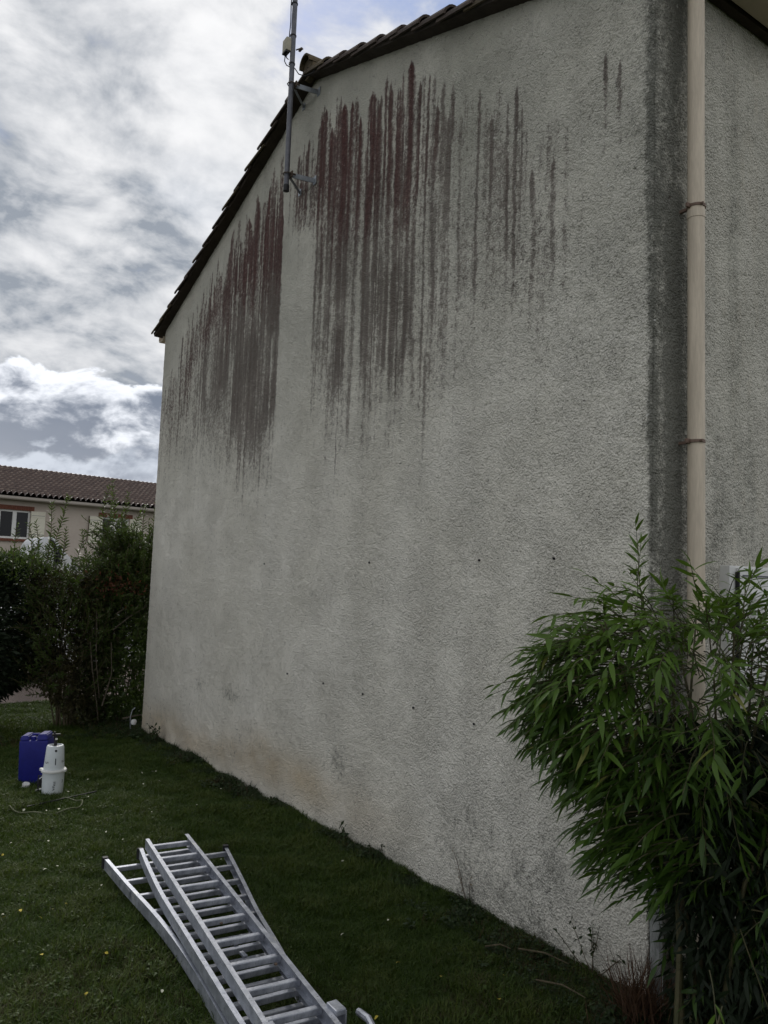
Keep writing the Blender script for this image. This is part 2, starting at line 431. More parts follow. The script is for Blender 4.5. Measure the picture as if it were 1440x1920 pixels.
# --- stains in wall coordinates (y along the gable, z up)
def gable_stains(Y, Zs):
    red = np.zeros_like(Y); dark = np.zeros_like(Y); ochre = np.zeros_like(Y); algae = np.zeros_like(Y)
    yv = Y[:, 0]
    rr = np.random.default_rng(11)
    def lane(yc, w, zt, zr, zb, ired, idark):
        zt = zt - rr.exponential(.05)
        lo = np.searchsorted(yv, yc-w*1.3); hi = np.searchsorted(yv, yc+w*1.3)
        if hi <= lo: return
        y = Y[lo:hi]; z = Zs[lo:hi]
        wob = (vnoise(z*1.5, z*0+yc*13, 3)-.5)*max(w*.8, .02) + (vnoise(z*9, z*0+yc*31, 5)-.5)*.014
        dn = np.abs(y - yc - wob)/w
        tip = np.clip((zt - z)/.30, 0, 1)**.6         # spiky head
        prof = sstep(dn, 1.15, .1)*sstep(dn, tip*1.3+.12, tip*1.3-.12)*(.45+.85*fbm(y*34, z*.7, 3, 17))
        tt = zt - dn*.10
        head = sstep(z, tt, tt-.07)
        rfade = head*sstep(z, zr-.55, zr+.40)
        dfade = head*sstep(z, zb-.55, zb+.75)
        red[lo:hi] = np.maximum(red[lo:hi], prof*rfade*ired)
        dark[lo:hi] = np.maximum(dark[lo:hi], prof*dfade*idark)
    # left field, right up to a clean vertical joint
    ty = [4.1, 4.48, 4.9, 5.3, 5.86, 6.32, 6.65, 6.98, 7.3]; tz = [5.76, 5.70, 5.55, 5.44, 5.15, 4.9, 4.69, 4.4, 4.2]
    ry = [4.1, 4.43, 5.2, 5.8, 6.5, 7.3]; rz = [4.55, 4.6, 4.55, 4.45, 3.95, 3.7]
    by = [4.05, 4.25, 4.45, 5.27, 6.4, 7.3]; bz = [3.0, 3.0, 2.75, 3.0, 3.2, 2.9]
    for k in range(190):
        yc = 4.02 + 3.4*rr.random()**1.15
        zt = np.interp(yc, ty, tz) - abs(rr.normal())*.10 + (.17 if rr.random() < .25 else 0) + rr.normal()*.03
        wd = rr.uniform(.012, .05) if yc > 5.4 or rr.random() < .5 else rr.uniform(.05, .12)
        st = np.interp(yc, [4.1, 5.1, 5.9, 7.4], [1.0, .95, .85, .72])*rr.uniform(.72, 1.05)
        lane(yc, wd, zt, np.interp(yc, ry, rz)+rr.normal()*.15, np.interp(yc, by, bz)+rr.normal()*.2, st*rr.uniform(.6, 1), st*rr.uniform(.65, .95))
    fill = sstep(Zs, np.interp(Y, ty, tz)-.12, np.interp(Y, ty, tz)-.50)*np.interp(Y, [4.0, 5.2, 5.8, 6.6, 7.4], [.88, .80, .66, .50, .40])
    fill = fill*(.35+.45*vnoise(Y*14, Zs*.4, 9)+.55*vnoise(Y*55, Zs*.6, 19))
    rr_ = fill*sstep(Zs, np.interp(Y, ry, rz)-.25, np.interp(Y, ry, rz)+.3)
    dd_ = fill*sstep(Zs, np.interp(Y, by, bz)-.5, np.interp(Y, by, bz)+.8)*1.1
    red = np.maximum(red, rr_); dark = np.maximum(dark, dd_)
    cut = sstep(Y + (vnoise(Zs*9, Y*0, 4)-.5)*.04, np.interp(Zs, [3, 4.7, 5.6], [4.045, 4.105, 4.16])-.012, np.interp(Zs, [3, 4.7, 5.6], [4.045, 4.105, 4.16])+.012)
    red *= cut; dark *= cut
    # field under the mast and to the right of it
    for yc, w_, zt, ir in ((4.0, .03, 5.72, .3), (3.86, .035, 5.70, .55), (3.68, .04, 5.88, .75), (3.44, .06, 5.95, 1), (3.36, .05, 5.93, .9), (3.25, .07, 5.9, 1), (3.03, .09, 5.88, 1), (2.93, .05, 5.85, .9), (2.8, .05, 5.6, .8),
                         (2.61, .09, 5.74, 1), (2.5, .05, 5.55, .75), (2.34, .05, 5.62, .7), (2.24, .07, 5.58, .8), (2.10, .08, 5.66, 1), (1.98, .05, 5.45, .7), (1.88, .03, 5.45, .6), (1.78, .05, 5.25, .6),
                         (1.60, .035, 5.28, .35), (1.5, .03, 5.0, .3), (1.33, .03, 5.05, .3), (1.21, .04, 4.9, .35), (.98, .03, 4.93, .2), (.83, .04, 4.35, .2), (.67, .035, 4.40, .15), (.58, .03, 4.05, .1), (1.05, .03, 4.5, .1)):
        zr = np.interp(yc, [1.2, 1.7, 2.05, 2.6, 3.0, 3.6, 4.0], [4.5, 4.62, 4.38, 4.45, 4.6, 4.95, 5.1]); zb = np.interp(yc, [.5, .8, 1.2, 1.5, 1.8, 2.2, 3, 3.45, 3.6, 4.1], [3.6, 3.4, 3.4, 3.1, 3.1, 2.9, 2.95, 3.6, 4.6, 5.0])
        lane(yc, w_, zt, zr, zb, ir, min(1, .88+ir*.2))
    for k in range(230):
        yc = .45 + 3.5*rr.random()**.85
        zt = np.interp(yc, [.5, 1, 1.6, 2.1, 2.6, 3.4, 4.0], [4.3, 4.8, 5.25, 5.55, 5.75, 5.95, 5.7]) - abs(rr.normal())*.35 + .08
        zb = np.interp(yc, [.5, 1.2, 1.8, 2.2, 3, 3.45, 3.6, 4.1], [3.6, 3.4, 3.1, 2.9, 2.95, 3.7, 4.7, 5.1]) + rr.normal()*.25
        st = np.interp(yc, [.45, 1.3, 2.2, 4], [.42, .58, .80, .80])*rr.uniform(.5, 1.1)
        ir = np.interp(yc, [.45, 1.6, 2.1, 3.3], [0, .12, .75, .85])*rr.uniform(.4, 1)
        lane(yc, rr.uniform(.012, .055), zt, np.interp(yc, [1.2, 2.05, 3, 4], [4.5, 4.4, 4.6, 5.0])+rr.normal()*.15, min(zb, zt-.4), ir, st)
    for k in range(60):
        yc = .6+6.6*rr.random(); w_ = rr.uniform(.006, .022); lo = np.searchsorted(yv, yc-w_*1.2); hi = np.searchsorted(yv, yc+w_*1.2)
        if hi <= lo: continue
        zt = rr.uniform(4.0, 5.9); m_ = 1-.65*sstep(np.abs(Y[lo:hi]-yc)/w_, 1.1, .2)*sstep(Zs[lo:hi], zt, zt-.1)*sstep(Zs[lo:hi], zt-rr.uniform(.5, 2.2), zt-.2)
        red[lo:hi] *= m_; dark[lo:hi] *= m_
    g = np.interp(Y, [1.9, 2.3, 3.3, 3.5, 3.62], [0, .42, .50, .42, 0])*sstep(Zs, 5.75, 5.2)*sstep(Zs, 3.0, 4.6)*(.2+.7*vnoise(Y*9, Zs*.35, 12)+.6*vnoise(Y*40, Zs*.5, 14))
    dark = np.maximum(dark, g*.9)
    for yc, zt in ((.31, 4.70), (.21, 4.66)): lane(yc, .026, zt, 9, zt-.45, 0, 1.0)
    haze_ = .42*sstep(Y, .35, 1.0)*sstep(Y, 3.6, 2.8)*sstep(Zs, np.interp(Y, [0, 1, 2, 3.6], [4.3, 4.8, 5.3, 5.8]), np.interp(Y, [0, 1, 2, 3.6], [3.9, 4.3, 4.8, 5.3]))*sstep(Zs, 2.7, 3.9)*(.3+1.0*fbm(Y*6, Zs*.7, 4, 33))
    dark = np.maximum(dark, haze_)
    pt = fbm(Y*5+2, Zs*2.2, 4, 38); dark = dark*(.82+.42*sstep(pt, .30, .65)); red = red*(.80+.28*sstep(fbm(Y*4+9, Zs*1.6, 4, 39), .30, .65))
    # clean spacer under the mast
    cl = sstep(Y, 3.42, 3.60)*sstep(Y, 4.14, 4.06)*sstep(Zs, 5.05+0*Zs, 4.75)
    red *= 1-cl; dark *= 1-.85*cl
    # faint bracket drips
    lane(3.78, .02, 5.28, 9, 4.7, 0, .9)
    # black algae on the near edge
    nz = vnoise(Zs*3, Y*0, 31)
    wdt = np.interp(Zs, [0, .8, 1.8, 2.6, 4.0, 5.0], [.015, .015, .028, .036, .060, .062])*(.7+.6*nz)
    algae = np.maximum(algae, (.55*sstep(Y, wdt*1.2, wdt*.2)+.45*sstep(Y, wdt*2.6, 0))*(.6+.55*fbm(Y*30, Zs*7, 3, 37))*np.interp(Zs, [0, .6, 1.6, 2.2, 4.6, 5], [.2, .3, .55, .9, .95, .7]))
    algae = np.maximum(algae, .35*sstep(Y, .5, .0)*sstep(Zs, 2.0, 3.6)*fbm(Y*3, Zs*1.5, 3, 8))
    # damp mottling at the foot
    foot = sstep(fbm(Y*1.7, Zs*2.2, 4, 44), .46, .66)*sstep(Zs, .62, .05)*np.interp(Y, [0, .15, 1.6, 3, 7], [.1, .42, .40, .2, .15])
    algae = np.maximum(algae, foot)
    for (yc, zc, ay, az_, am) in ((.58, .38, .10, .20, .42), (4.8, .66, .22, .08, .40), (5.6, .64, .12, .12, .30), (2.75, .48, .13, .14, .32), (1.2, .4, .35, .2, .26), (.75, .28, .3, .16, .38), (.95, 3.8, .3, .35, .16), (.4, 3.3, .4, .5, .16)):
        algae = np.maximum(algae, am*np.exp(-((Y-yc)/ay)**2 - ((Zs-zc)/az_)**2)*(.5+fbm(Y*14, Zs*5, 3, 50)))
    ochre = np.interp(Y, [1.6, 2.6, 4, 5, 7.45], [0, .60, 1.0, .85, .9])*np.exp(-((Zs-np.interp(Y, [2.5, 4, 5.5, 7.45], [.18, .22, .05, .0]))/.20)**2)*(.25+1.1*fbm(Y*2.2, Zs*4, 3, 61))
    ochre = np.maximum(ochre, .25*sstep(Y, 7.1, 7.45)*sstep(Zs, .8, .1))
    upper_tone = np.clip(sstep(Zs, 2.3, 5.0)*(.75+.5*(fbm(Y*1.5, Zs*.6, 4, 91)-.5)*2) , 0, 1)  # base colour turns darker and greyer towards the wall top
    return red, dark, ochre, algae, upper_tone

def wall_sheet(name, av, zrows, zmax_f, place, disp_seed, stains, mat, parent):
    A = np.repeat(av[:, None], zrows, 1)
    v = np.linspace(0, 1, zrows)[None, :]
    Z = -.6 + v*(zmax_f(av)[:, None] + .6)
    h = lumps(A, Z, disp_seed)
    V = place(A, Z, h)
    nx, ny = A.shape; i = np.arange(nx*ny).reshape(nx, ny)
    F = np.stack([i[:-1, :-1], i[:-1, 1:], i[1:, 1:], i[1:, :-1]], -1).reshape(-1, 4)
    me = mesh_from(name, V.reshape(-1, 3), F, mat, True)
    for nm, arr in zip(('red', 'dark', 'ochre', 'algae', 'upper_tone'), stains(A, Z)):
        a = me.attributes.new(nm, 'FLOAT', 'POINT'); a.data.foreach_set('value', np.clip(arr, 0, 1).astype(np.float32).ravel())
    return link(name, me, parent)
def corner(av, k=.018): return k*np.clip(1-av/.03, 0, 1)**2
yv = np.concatenate([[0], np.cumsum(np.linspace(.008, .0165, 615))]); yv = yv[yv < LEN-.005]; yv = np.append(yv, LEN)
def place_g(A, Z, h):
    h = h*1.0; r = corner(A); return np.stack([-h + r*.6, A + 0*Z, Z], -1)
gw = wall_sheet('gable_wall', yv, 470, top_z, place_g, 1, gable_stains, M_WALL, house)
def side_stains(A, Z):
    red = np.zeros_like(A); dark = np.zeros_like(A); ochre = np.zeros_like(A)
    n = fbm(A*7, Z*1.1, 4, 71); n2 = fbm(A*22, Z*5, 3, 72)
    al = sstep(A, .30, .0)*.62 + sstep(A, .04, 0)*.25
    al = al*(.42+.75*sstep(n, .3, .7)+.45*n2)*np.interp(Z, [0, 1.5, 2.8, 5], [.5, .75, .95, .9])
    al += 1.0*np.exp(-((A-.165)/.065)**2)*np.interp(Z, [0, 1.5, 3.0, 3.75, 3.85, 5], [.7, .95, 1, .9, .25, .2])*(.6+.7*n2)
    al += .36*np.exp(-((A-.30)/.05)**2)*np.interp(Z, [0, 3.5, 4.4, 5], [1, 1, .5, .2])
    al += sstep(n, .50, .75)*.35*sstep(A, 1.3, .3) + .20*sstep(A, .5, .25)
    al += sstep(vnoise(A*20, Z*.6, 77), .72, .9)*.12*sstep(Z, 5, 4)*sstep(Z, 1.5, 2.5)
    al += .45*np.exp(-((A-.42)/.09)**2)*sstep(Z, 2.35, 2.0)*sstep(Z, 1.2, 1.7)*n*1.5
    ochre = .35*sstep(n2, .5, .8)*sstep(A, .3, .8)
    red = .25*np.exp(-((A-.10)/.035)**2)*sstep(Z, 3.2, 4)*n
    return red, dark, ochre*.3, np.clip(al, 0, 1), np.clip(.35+.35*sstep(Z, 1.5, 4.5)+.5*(n-.5), 0, 1)
xv = np.concatenate([np.arange(0, 1.5, .0095), np.linspace(1.55, 9, 30)])
def place_s(A, Z, h):
    h = h*(A < 1.52); r = corner(A); return np.stack([A + 0*Z, -h + r*.6, Z], -1)
# weld the corner: both sheets share the same edge offsets
def weld_edge():
    pass
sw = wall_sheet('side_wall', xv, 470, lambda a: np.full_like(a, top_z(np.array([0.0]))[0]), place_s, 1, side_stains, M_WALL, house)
sw.data.flip_normals()
# shared arris: place the edge columns of both sheets on the same line
def set_edge(ob, n_rows):
    co = np.empty(len(ob.data.vertices)*3, np.float32); ob.data.vertices.foreach_get('co', co); co = co.reshape(-1, 3)
    z = co[:n_rows, 2]; h = lumps(np.zeros_like(z), z, 1)
    co[:n_rows, 0] = -h + .009; co[:n_rows, 1] = -h + .009
    ob.data.vertices.foreach_set('co', co.ravel()); ob.data.update()
set_edge(gw, 470); set_edge(sw, 470)
# far wall, end gable
bm = bmesh.new(); te = float(top_z(np.array([0.0]))[0]); tl = float(top_z(np.array([LEN]))[0])
def quad(bm, pts): bm.faces.new([bm.verts.new(p) for p in pts])
quad(bm, [(0, LEN, -.6), (0, LEN, tl), (9, LEN, tl), (9, LEN, -.6)])
bm_obj('rear_wall', bm, M['plain_wall'], house)
bm = bmesh.new(); quad(bm, [(9, 0, -.6), (9, LEN, -.6), (9, LEN, tl), (9, RIDGE_Y, RIDGE_Z), (9, 0, te)])
bm_obj('end_wall', bm, M['plain_wall'], house)
# small fixing holes in rows on the gable
hm = None
for yy, z_ in [(4.16, 1.93), (2.41, 1.95), (1.21, 1.97), (.61, 1.98), (3.61, 1.01), (3.0, 1.01), (2.43, 1.01), (1.82, 1.01), (1.22, 1.01)]:
    if hm is None:
        bm = bmesh.new(); add_lathe(bm, [(.0072, 0), (.0072, .006), (.005, .0075), (.004, .0)], 12)
        bmesh.ops.transform(bm, matrix=Matrix.Rotation(R(-90), 4, 'Y'), verts=bm.verts)
        o = bm_obj('fixing_plug', bm, M['black_rubber'], gw, (-.004, yy, z_)); hm = o.data
    else: link('fixing_plug', hm, gw, loc=(-.004, yy, z_))

# --- roof
roof_th = .02
def roof_side(sgn, y_end):
    bm = bmesh.new()
    z0 = RIDGE_Z + .012; z1 = RIDGE_Z - SL*abs(y_end-RIDGE_Y) + .012
    poly = [(RIDGE_Y, z0), (y_end, z1), (y_end, z1+roof_th), (RIDGE_Y, z0+roof_th)]
    add_prism(bm, poly, -.065, 9.1, lambda u, v, h: (h, u, v))
    bmesh.ops.recalc_face_normals(bm, faces=bm.faces)
    return bm_obj('roof_slope', bm, M['dark_wood'], house)
rs1 = roof_side(-1, -.12); rs2 = roof_side(1, LEN+.16)
def tile_mesh(rad, length, thick=.014, seg=10, taper=.84, span=math.pi):
    """barrel tile along +X, mouth (wide end) at x=0"""
    bm = bmesh.new(); rings = []
    for xx, r in ((0, rad), (length, rad*taper)):
        for rr_, rev in ((r, 0), (r-thick, 1)):
            rings.append([bm.verts.new((xx, math.cos(a)*rr_, math.sin(a)*rr_)) for a in np.linspace((math.pi-span)/2, (math.pi+span)/2, seg+1)])
    o0, i0, o1, i1 = rings
    for k in range(seg):
        bm.faces.new((o0[k], o0[k+1], o1[k+1], o1[k])); bm.faces.new((i0[k+1], i0[k], i1[k], i1[k+1]))
        bm.faces.new((o0[k+1], o0[k], i0[k], i0[k+1])); bm.faces.new((o1[k], o1[k+1], i1[k+1], i1[k]))
    bm.faces.new((o0[0], o1[0], i1[0], i0[0])); bm.faces.new((o0[-1], i0[-1], i1[-1], o1[-1]))
    bmesh.ops.recalc_face_normals(bm, faces=bm.faces)
    me = bpy.data.meshes.new('tile'); bm.to_mesh(me); bm.free(); me.materials.append(M['tile'])
    return me
tm = tile_mesh(.082, .40, .016, 10, .80); tm2 = tm.copy(); tm2.materials[0] = M['tile_moss']
ang = math.atan(SL)
rr = random.Random(3)
for sgn, y_end, par in ((-1, -.14, rs1), (1, LEN+.17, rs2)):
    step = .30; cosA = math.cos(ang)
    n = int(abs(y_end-RIDGE_Y)/(step*cosA))+1
    for row, xoff in ((0, -.055), (1, .14), (2, .33)):
        for k in range(n):
            s_ = k*step; y = y_end - sgn*s_*cosA
            if (y-RIDGE_Y)*sgn < .12: continue
            z = RIDGE_Z - SL*abs(y-RIDGE_Y) + .026 + rr.uniform(-.004, .004)
            o = link('roof_tile', tm2 if rr.random() < .3 else tm, par)
            o.location = (xoff + rr.uniform(-.008, .008), y, z)
            o.rotation_euler = (0, 0, 0)
            yaw = R(-90*sgn)+rr.uniform(-.02, .02)
            pit = -(ang - R(4.2))+rr.uniform(-.01, .01)
            o.rotation_euler = Matrix.Rotation(yaw, 3, 'Z').to_4x4().to_3x3().__matmul__(Matrix.Rotation(pit, 3, 'Y')).to_euler()
# mortar bedding under the verge tiles
for sgn, y_end, par in ((-1, -.12, rs1), (1, LEN+.15, rs2)):
    bm = bmesh.new(); n = 70
    Yv = np.linspace(RIDGE_Y, y_end, n); lo = []; hi = []; lo2 = []; hi2 = []
    for i, y in enumerate(Yv):
        zb = RIDGE_Z - SL*abs(y-RIDGE_Y); j = (vnoise(y*6, 1, 90)-.5)*.018; j2 = (vnoise(y*9, 5, 90)-.5)*.012
        lo.append(bm.verts.new((-.095+j2, y, zb-.004+j))); hi.append(bm.verts.new((-.11+j2, y, zb+.030)))
        lo2.append(bm.verts.new((.02, y, zb-.012))); hi2.append(bm.verts.new((.02, y, zb+.03)))
    for a, b_ in ((lo, hi), (hi, hi2), (hi2, lo2), (lo2, lo)):
        for i in range(n-1): bm.faces.new((a[i], a[i+1], b_[i+1], b_[i]))
    bmesh.ops.recalc_face_normals(bm, faces=bm.faces)
    bm_obj('verge_mortar', bm, M['dark_wood'], par, smooth=True)
rt_m = tile_mesh(.098, .42, .016, 12, .88); rt_m.materials[0] = M['tile_moss']
for k in range(10):
    o = link('ridge_tile', rt_m, house, loc=(-.12+k*.36, RIDGE_Y, RIDGE_Z+.075+(.012 if k == 0 else 0)))
    o.rotation_euler = (0, R(-2.4) if k else R(-4), 0)
# mortar plug closing the ridge end
bm = bmesh.new(); add_lathe(bm, [(.095, 0), (.10, .05), (.0, .05)], 14); bmesh.ops.transform(bm, matrix=Matrix.Rotation(R(90), 4, 'Y'), verts=bm.verts)
bm_obj('ridge_mortar', bm, M['tile_moss'], house, (-.085, RIDGE_Y, RIDGE_Z+.06))
# --- eaves on the side wall: fascia, soffit gap and gutter
te = float(top_z(np.array([0.0]))[0])
box('fascia_board', (4.55, -.028, te-.005), (9.05, .045, .10), M['dark_wood'], house)
bm = bmesh.new()
prof = [(-.115, .0), (-.255, .0), (-.275, .025), (-.275, .105), (-.265, .105), (-.265, .03), (-.25, .012), (-.12, .012), (-.11, .03), (-.11, .12), (-.10, .12), (-.10, .02)]
add_prism(bm, prof, -.02, 9.05, lambda u, v, h: (h, u+.045, te-.045+v)); bmesh.ops.recalc_face_normals(bm, faces=bm.faces)
bm_obj('gutter', bm, M['gutter'], house)
bm = bmesh.new(); add_prism(bm, [(-prof_u, v) for prof_u, v in [(-u, v) for u, v in prof]], .0, 8.9, lambda u, v, h: (h, LEN-u, tl-.10+v)); bmesh.ops.recalc_face_normals(bm, faces=bm.faces)
bm_obj('gutter', bm, M['gutter'], house)
# --- downpipe
DP = (.222, -.082)
dp = tube('downpipe', [(DP[0]-.012, DP[1], te-.03), (DP[0]-.008, DP[1], 3.9), (DP[0], DP[1], 2.2), (DP[0]+.004, DP[1], -.2)], .0405, M['beige_pvc'], house, 24)
tube('pipe_socket', [(DP[0]-.0075, DP[1], 3.66), (DP[0]-.008, DP[1], 3.70)], .0425, M['beige_pvc'], dp, 24)
for zc in (3.72, 2.55, .9):
    bm = bmesh.new(); add_tube(bm, [(DP[0]-.006, DP[1], zc-.007), (DP[0]-.006, DP[1], zc+.007)], .0445, 24)
    add_box(bm, (DP[0]-.055, DP[1]+.01, zc), (.03, .014, .022), None, .003); add_box(bm, (DP[0]-.02, DP[1]+.062, zc), (.014, .05, .014))
    add_tube(bm, [(DP[0]-.025, DP[1]-.052, zc), (DP[0]-.025, DP[1]-.038, zc)], .007, 8)
    bm_obj('pipe_clamp', bm, M['collar'], house, smooth=True)

# ------------------------------------------------------------------ antenna mast
mast = thing('antenna_mast', 'grey metal mast on two wall brackets near the roof peak', 'antenna mast', (-.25, 3.575, 5.2))
def mt(p): return (p[0]+.25, p[1]-3.575, p[2]-5.2)
tube('pole', [mt((-.25, 3.575, 5.18)), mt((-.252, 3.575, 7.15)), mt((-.255, 3.577, 8.6))], .0225, M['galv_dark'], mast, 14)
tube('pole_foot', [mt((-.25, 3.575, 5.145)), mt((-.25, 3.575, 5.20))], .026, M['black_rubber'], mast, 14)
for zc in (6.12, 5.30):
    bm = bmesh.new()
    # horizontal flat arm to the wall, diagonal arm beside it, wall feet
    def bar(a, b_, wv, th):
        a, b_ = Vector(a), Vector(b_); dd = b_-a; rot = dd.to_track_quat('X', 'Z').to_matrix()
        add_box(bm, (a+b_)/2, (dd.length, th, wv), rot, .002)
    bar(mt((-.22, 3.57, zc)), mt((-.005, 3.53, zc)), .045, .008)
    bar(mt((-.22, 3.59, zc-.005)), mt((-.005, 3.80, zc)), .030, .008)
    add_box(bm, mt((-.004, 3.52, zc)), (.008, .05, .075), None, .002); add_box(bm, mt((-.004, 3.80, zc)), (.008, .05, .06), None, .002)
    br = bm_obj('wall_bracket', bm, M['galv'], mast)
    bm = bmesh.new()
    add_box(bm, mt((-.218, 3.575, zc)), (.012, .085, .05), None, .002)
    add_tube(bm, [mt((-.215, 3.54, zc)), mt((-.26, 3.54, zc)), mt((-.280, 3.56, zc)), mt((-.280, 3.59, zc)), mt((-.26, 3.61, zc)), mt((-.215, 3.61, zc))], .005, 6)
    for yy in (3.54, 3.61): add_tube(bm, [mt((-.215, yy, zc)), mt((-.185, yy, zc))], .009, 6)
    bm_obj('clamp', bm, M['rust'], br)
jb = box('amplifier_box', mt((-.292, 3.61, 6.475)), (.05, .085, .12), M['cream_box'], mast, .008, smooth=True)
bm = bmesh.new()
add_box(bm, mt((-.30, 3.61, 6.408)), (.04, .07, .014)); 
for dx_ in (-.02, 0, .02): add_tube(bm, [mt((-.295, 3.61+dx_, 6.41)), mt((-.295, 3.61+dx_, 6.385))], .007, 6)
bm_obj('socket_strip', bm, M['black_rubber'], jb)
bm = bmesh.new()
add_tube(bm, [mt((-.232, 3.55, 6.43)), mt((-.21, 3.52, 6.435)), mt((-.195, 3.49, 6.42))], .006, 6); add_box(bm, mt((-.205, 3.515, 6.425)), (.02, .05, .016), None, .003)
bm_obj('clamp_screw', bm, M['rust'], mast)
bm = bmesh.new()
add_tube(bm, [mt(p) for p in ((-.295, 3.63, 6.40), (-.295, 3.64, 6.35), (-.28, 3.625, 6.31), (-.265, 3.60, 6.29), (-.25, 3.575, 6.25))], .0045, 6)
add_tube(bm, [mt(p) for p in ((-.295, 3.61, 6.40), (-.295, 3.60, 6.36), (-.285, 3.585, 6.34), (-.29, 3.62, 6.375))], .004, 6)
add_tube(bm, [mt(p) for p in ((-.228, 3.565, 6.27), (-.21, 3.52, 6.20), (-.17, 3.47, 6.17), (-.12, 3.43, 6.20), (-.10, 3.42, 6.24))], .0045, 6)
add_tube(bm, [mt(p) for p in ((-.28, 3.6, 6.54), (-.272, 3.60, 6.7), (-.276, 3.6, 6.85), (-.272, 3.6, 7.0), (-.276, 3.6, 8.4))], .005, 6)
bm_obj('cable', bm, M['black_rubber'], mast, smooth=True)
for zc in (6.30, 6.56, 6.86, 7.2): tube('cable_tie', [mt((-.252, 3.577, zc)), mt((-.252, 3.577, zc+.012))], .0285, M['black_rubber'], mast, 12)

# ------------------------------------------------------------------ meter box on the side wall
mb = thing('meter_box', 'white plastic utility box on the side wall behind the bamboo', 'meter box', (.86, -.02, 1.66))
box('back_box', (0, -.005, 0), (.64, .06, .62), M['white_pvc'], mb, .004)
box('cover', (.02, -.0455, 0), (.57, .02, .60), M['white_pvc'], mb, .003)
box('hinge', (-.270, -.048, 0), (.012, .02, .56), M['black_rubber'], mb, .003)
box('cover_rim', (.02, -.0575, .262), (.52, .004, .008), M['galv_dark'], mb)
fl = box('inspection_flap', (.06, -.070, .09), (.46, .028, .17), M['white_pvc'], mb, .004)
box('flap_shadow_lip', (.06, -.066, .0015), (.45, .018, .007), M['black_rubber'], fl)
for i in range(4): box('cover_groove', (-.1+i*.09, -.0568, -.14), (.003, .003, .28), M['galv_dark'], mb)

# ------------------------------------------------------------------ ladder lying in the grass
lad = thing('aluminium_ladder', 'scuffed aluminium three-section ladder lying folded on the lawn', 'ladder', (-1.5, 1.2, 0))
LO = Vector((-1.5, 1.2, 0))
def rail(poly, zt, h, inward, parent=lad, wd=.022, zb2=None):
    """C channel swept along a polyline; inward=+1: flanges to the right (+x)"""
    bm = bmesh.new(); th = .0025
    pts = [Vector((p[0], p[1], 0)) for p in poly]
    # smooth
    cs = []
    for i in range(len(pts)-1):
        p0, p1, p2, p3 = pts[max(i-1, 0)], pts[i], pts[i+1], pts[min(i+2, len(pts)-1)]
        for k in range(4):
            u = k/4; cs.append(.5*((2*p1)+(p2-p0)*u+(2*p0-5*p1+4*p2-p3)*u*u+(3*p1-p0-3*p2+p3)*u**3))
    cs.append(pts[-1])
    sec = [(0, 0), (0, -h), (wd, -h), (wd, -h+th), (th, -h+th), (th, -th), (wd, -th), (wd, 0)]
    rings = []
    for i, p in enumerate(cs):
        dd = (cs[min(i+1, len(cs)-1)]-cs[max(i-1, 0)]).normalized(); nrm = Vector((-dd.y, dd.x, 0))
        if nrm.x*inward < 0: nrm = -nrm
        rings.append([bm.verts.new((p.x-LO.x+nrm.x*u, p.y-LO.y+nrm.y*u, zt+v)) for u, v in sec])
    for i in range(len(rings)-1):
        for k in range(8): bm.faces.new((rings[i][k], rings[i][(k+1) % 8], rings[i+1][(k+1) % 8], rings[i+1][k]))
    bm.faces.new(rings[0]); bm.faces.new(list(reversed(rings[-1])))
    bmesh.ops.recalc_face_normals(bm, faces=bm.faces)
    return bm_obj('rail', bm, M['alu'], parent)
def interp_rail(poly, y):
    ysr = [p[1] for p in poly][::-1]; xr = [p[0] for p in poly][::-1]
    return float(np.interp(y, ysr, xr))
a_d = Vector((-.1045, -.9945, 0)); a_n = Vector((.9945, -.1045, 0))
AL0 = Vector((-1.486, 2.523, 0)); wA = .262
AL = [AL0 + a_d*t_ for t_ in (0, .9, 1.8, 2.85)]; AR = [p + a_n*wA for p in AL]
BL = [(-1.503, 2.575), (-1.556, 2.25), (-1.610, 1.85), (-1.652, 1.39), (-1.690, .98), (-1.728, .566), (-1.80, -.3)]
BR = [(-1.195, 2.50), (-1.272, 1.7), (-1.345, 1.0), (-1.418, .3), (-1.48, -.3)]
CL = [(-1.677, 2.70), (-1.672, 2.243), (-1.660, 1.72), (-1.676, 1.25), (-1.722, .72), (-1.83, -.3)]
CR = [(-.938, 2.54), (-1.060, 2.008), (-1.164, 1.57), (-1.245, 1.15), (-1.335, .75), (-1.44, .2), (-1.50, -.3)]
rA1 = rail(AL, .205, .058, 1); rA2 = rail(AR, .205, .058, -1)
rB1 = rail(BL, .135, .058, 1); rB2 = rail(BR, .140, .058, -1)
rC1 = rail(CL, .066, .062, 1); rC2 = rail(CR, .066, .062, -1)
_rungs = {}
def rung(p, q, z, sz=.027):
    p = Vector((*p, z)); q = Vector((*q, z)); dd = q-p
    bm = bmesh.new(); add_box(bm, (0, 0, 0), (dd.length, sz, sz), None, .004)
    o = bm_obj('rung', bm, M['alu'], lad, smooth=False)
    o.location = (p+q)/2 - LO; o.rotation_euler = (0, 0, math.atan2(dd.y, dd.x)); return o
for k in range(13):
    p = AL0 + a_d*(.07+.2245*k) + a_n*.003; q_ = p + a_n*(wA-.006)
    if p.y > -.3: rung((p.x, p.y), (q_.x, q_.y), .172)
for k in range(12):
    y = 2.505 - .2235*k; x = interp_rail(BL, y); x2 = interp_rail(BR, y-.02)
    rung((x+.004, y), (x2-.004, y-.024), .103)
for k in range(12):
    y = 2.576 - .232*k; x = interp_rail(CL, y); yr = y-.03-.04*max(0, (y-1)/1.5); x2 = interp_rail(CR, yr)
    rung((x+.004, y), (x2-.004, yr), .036)
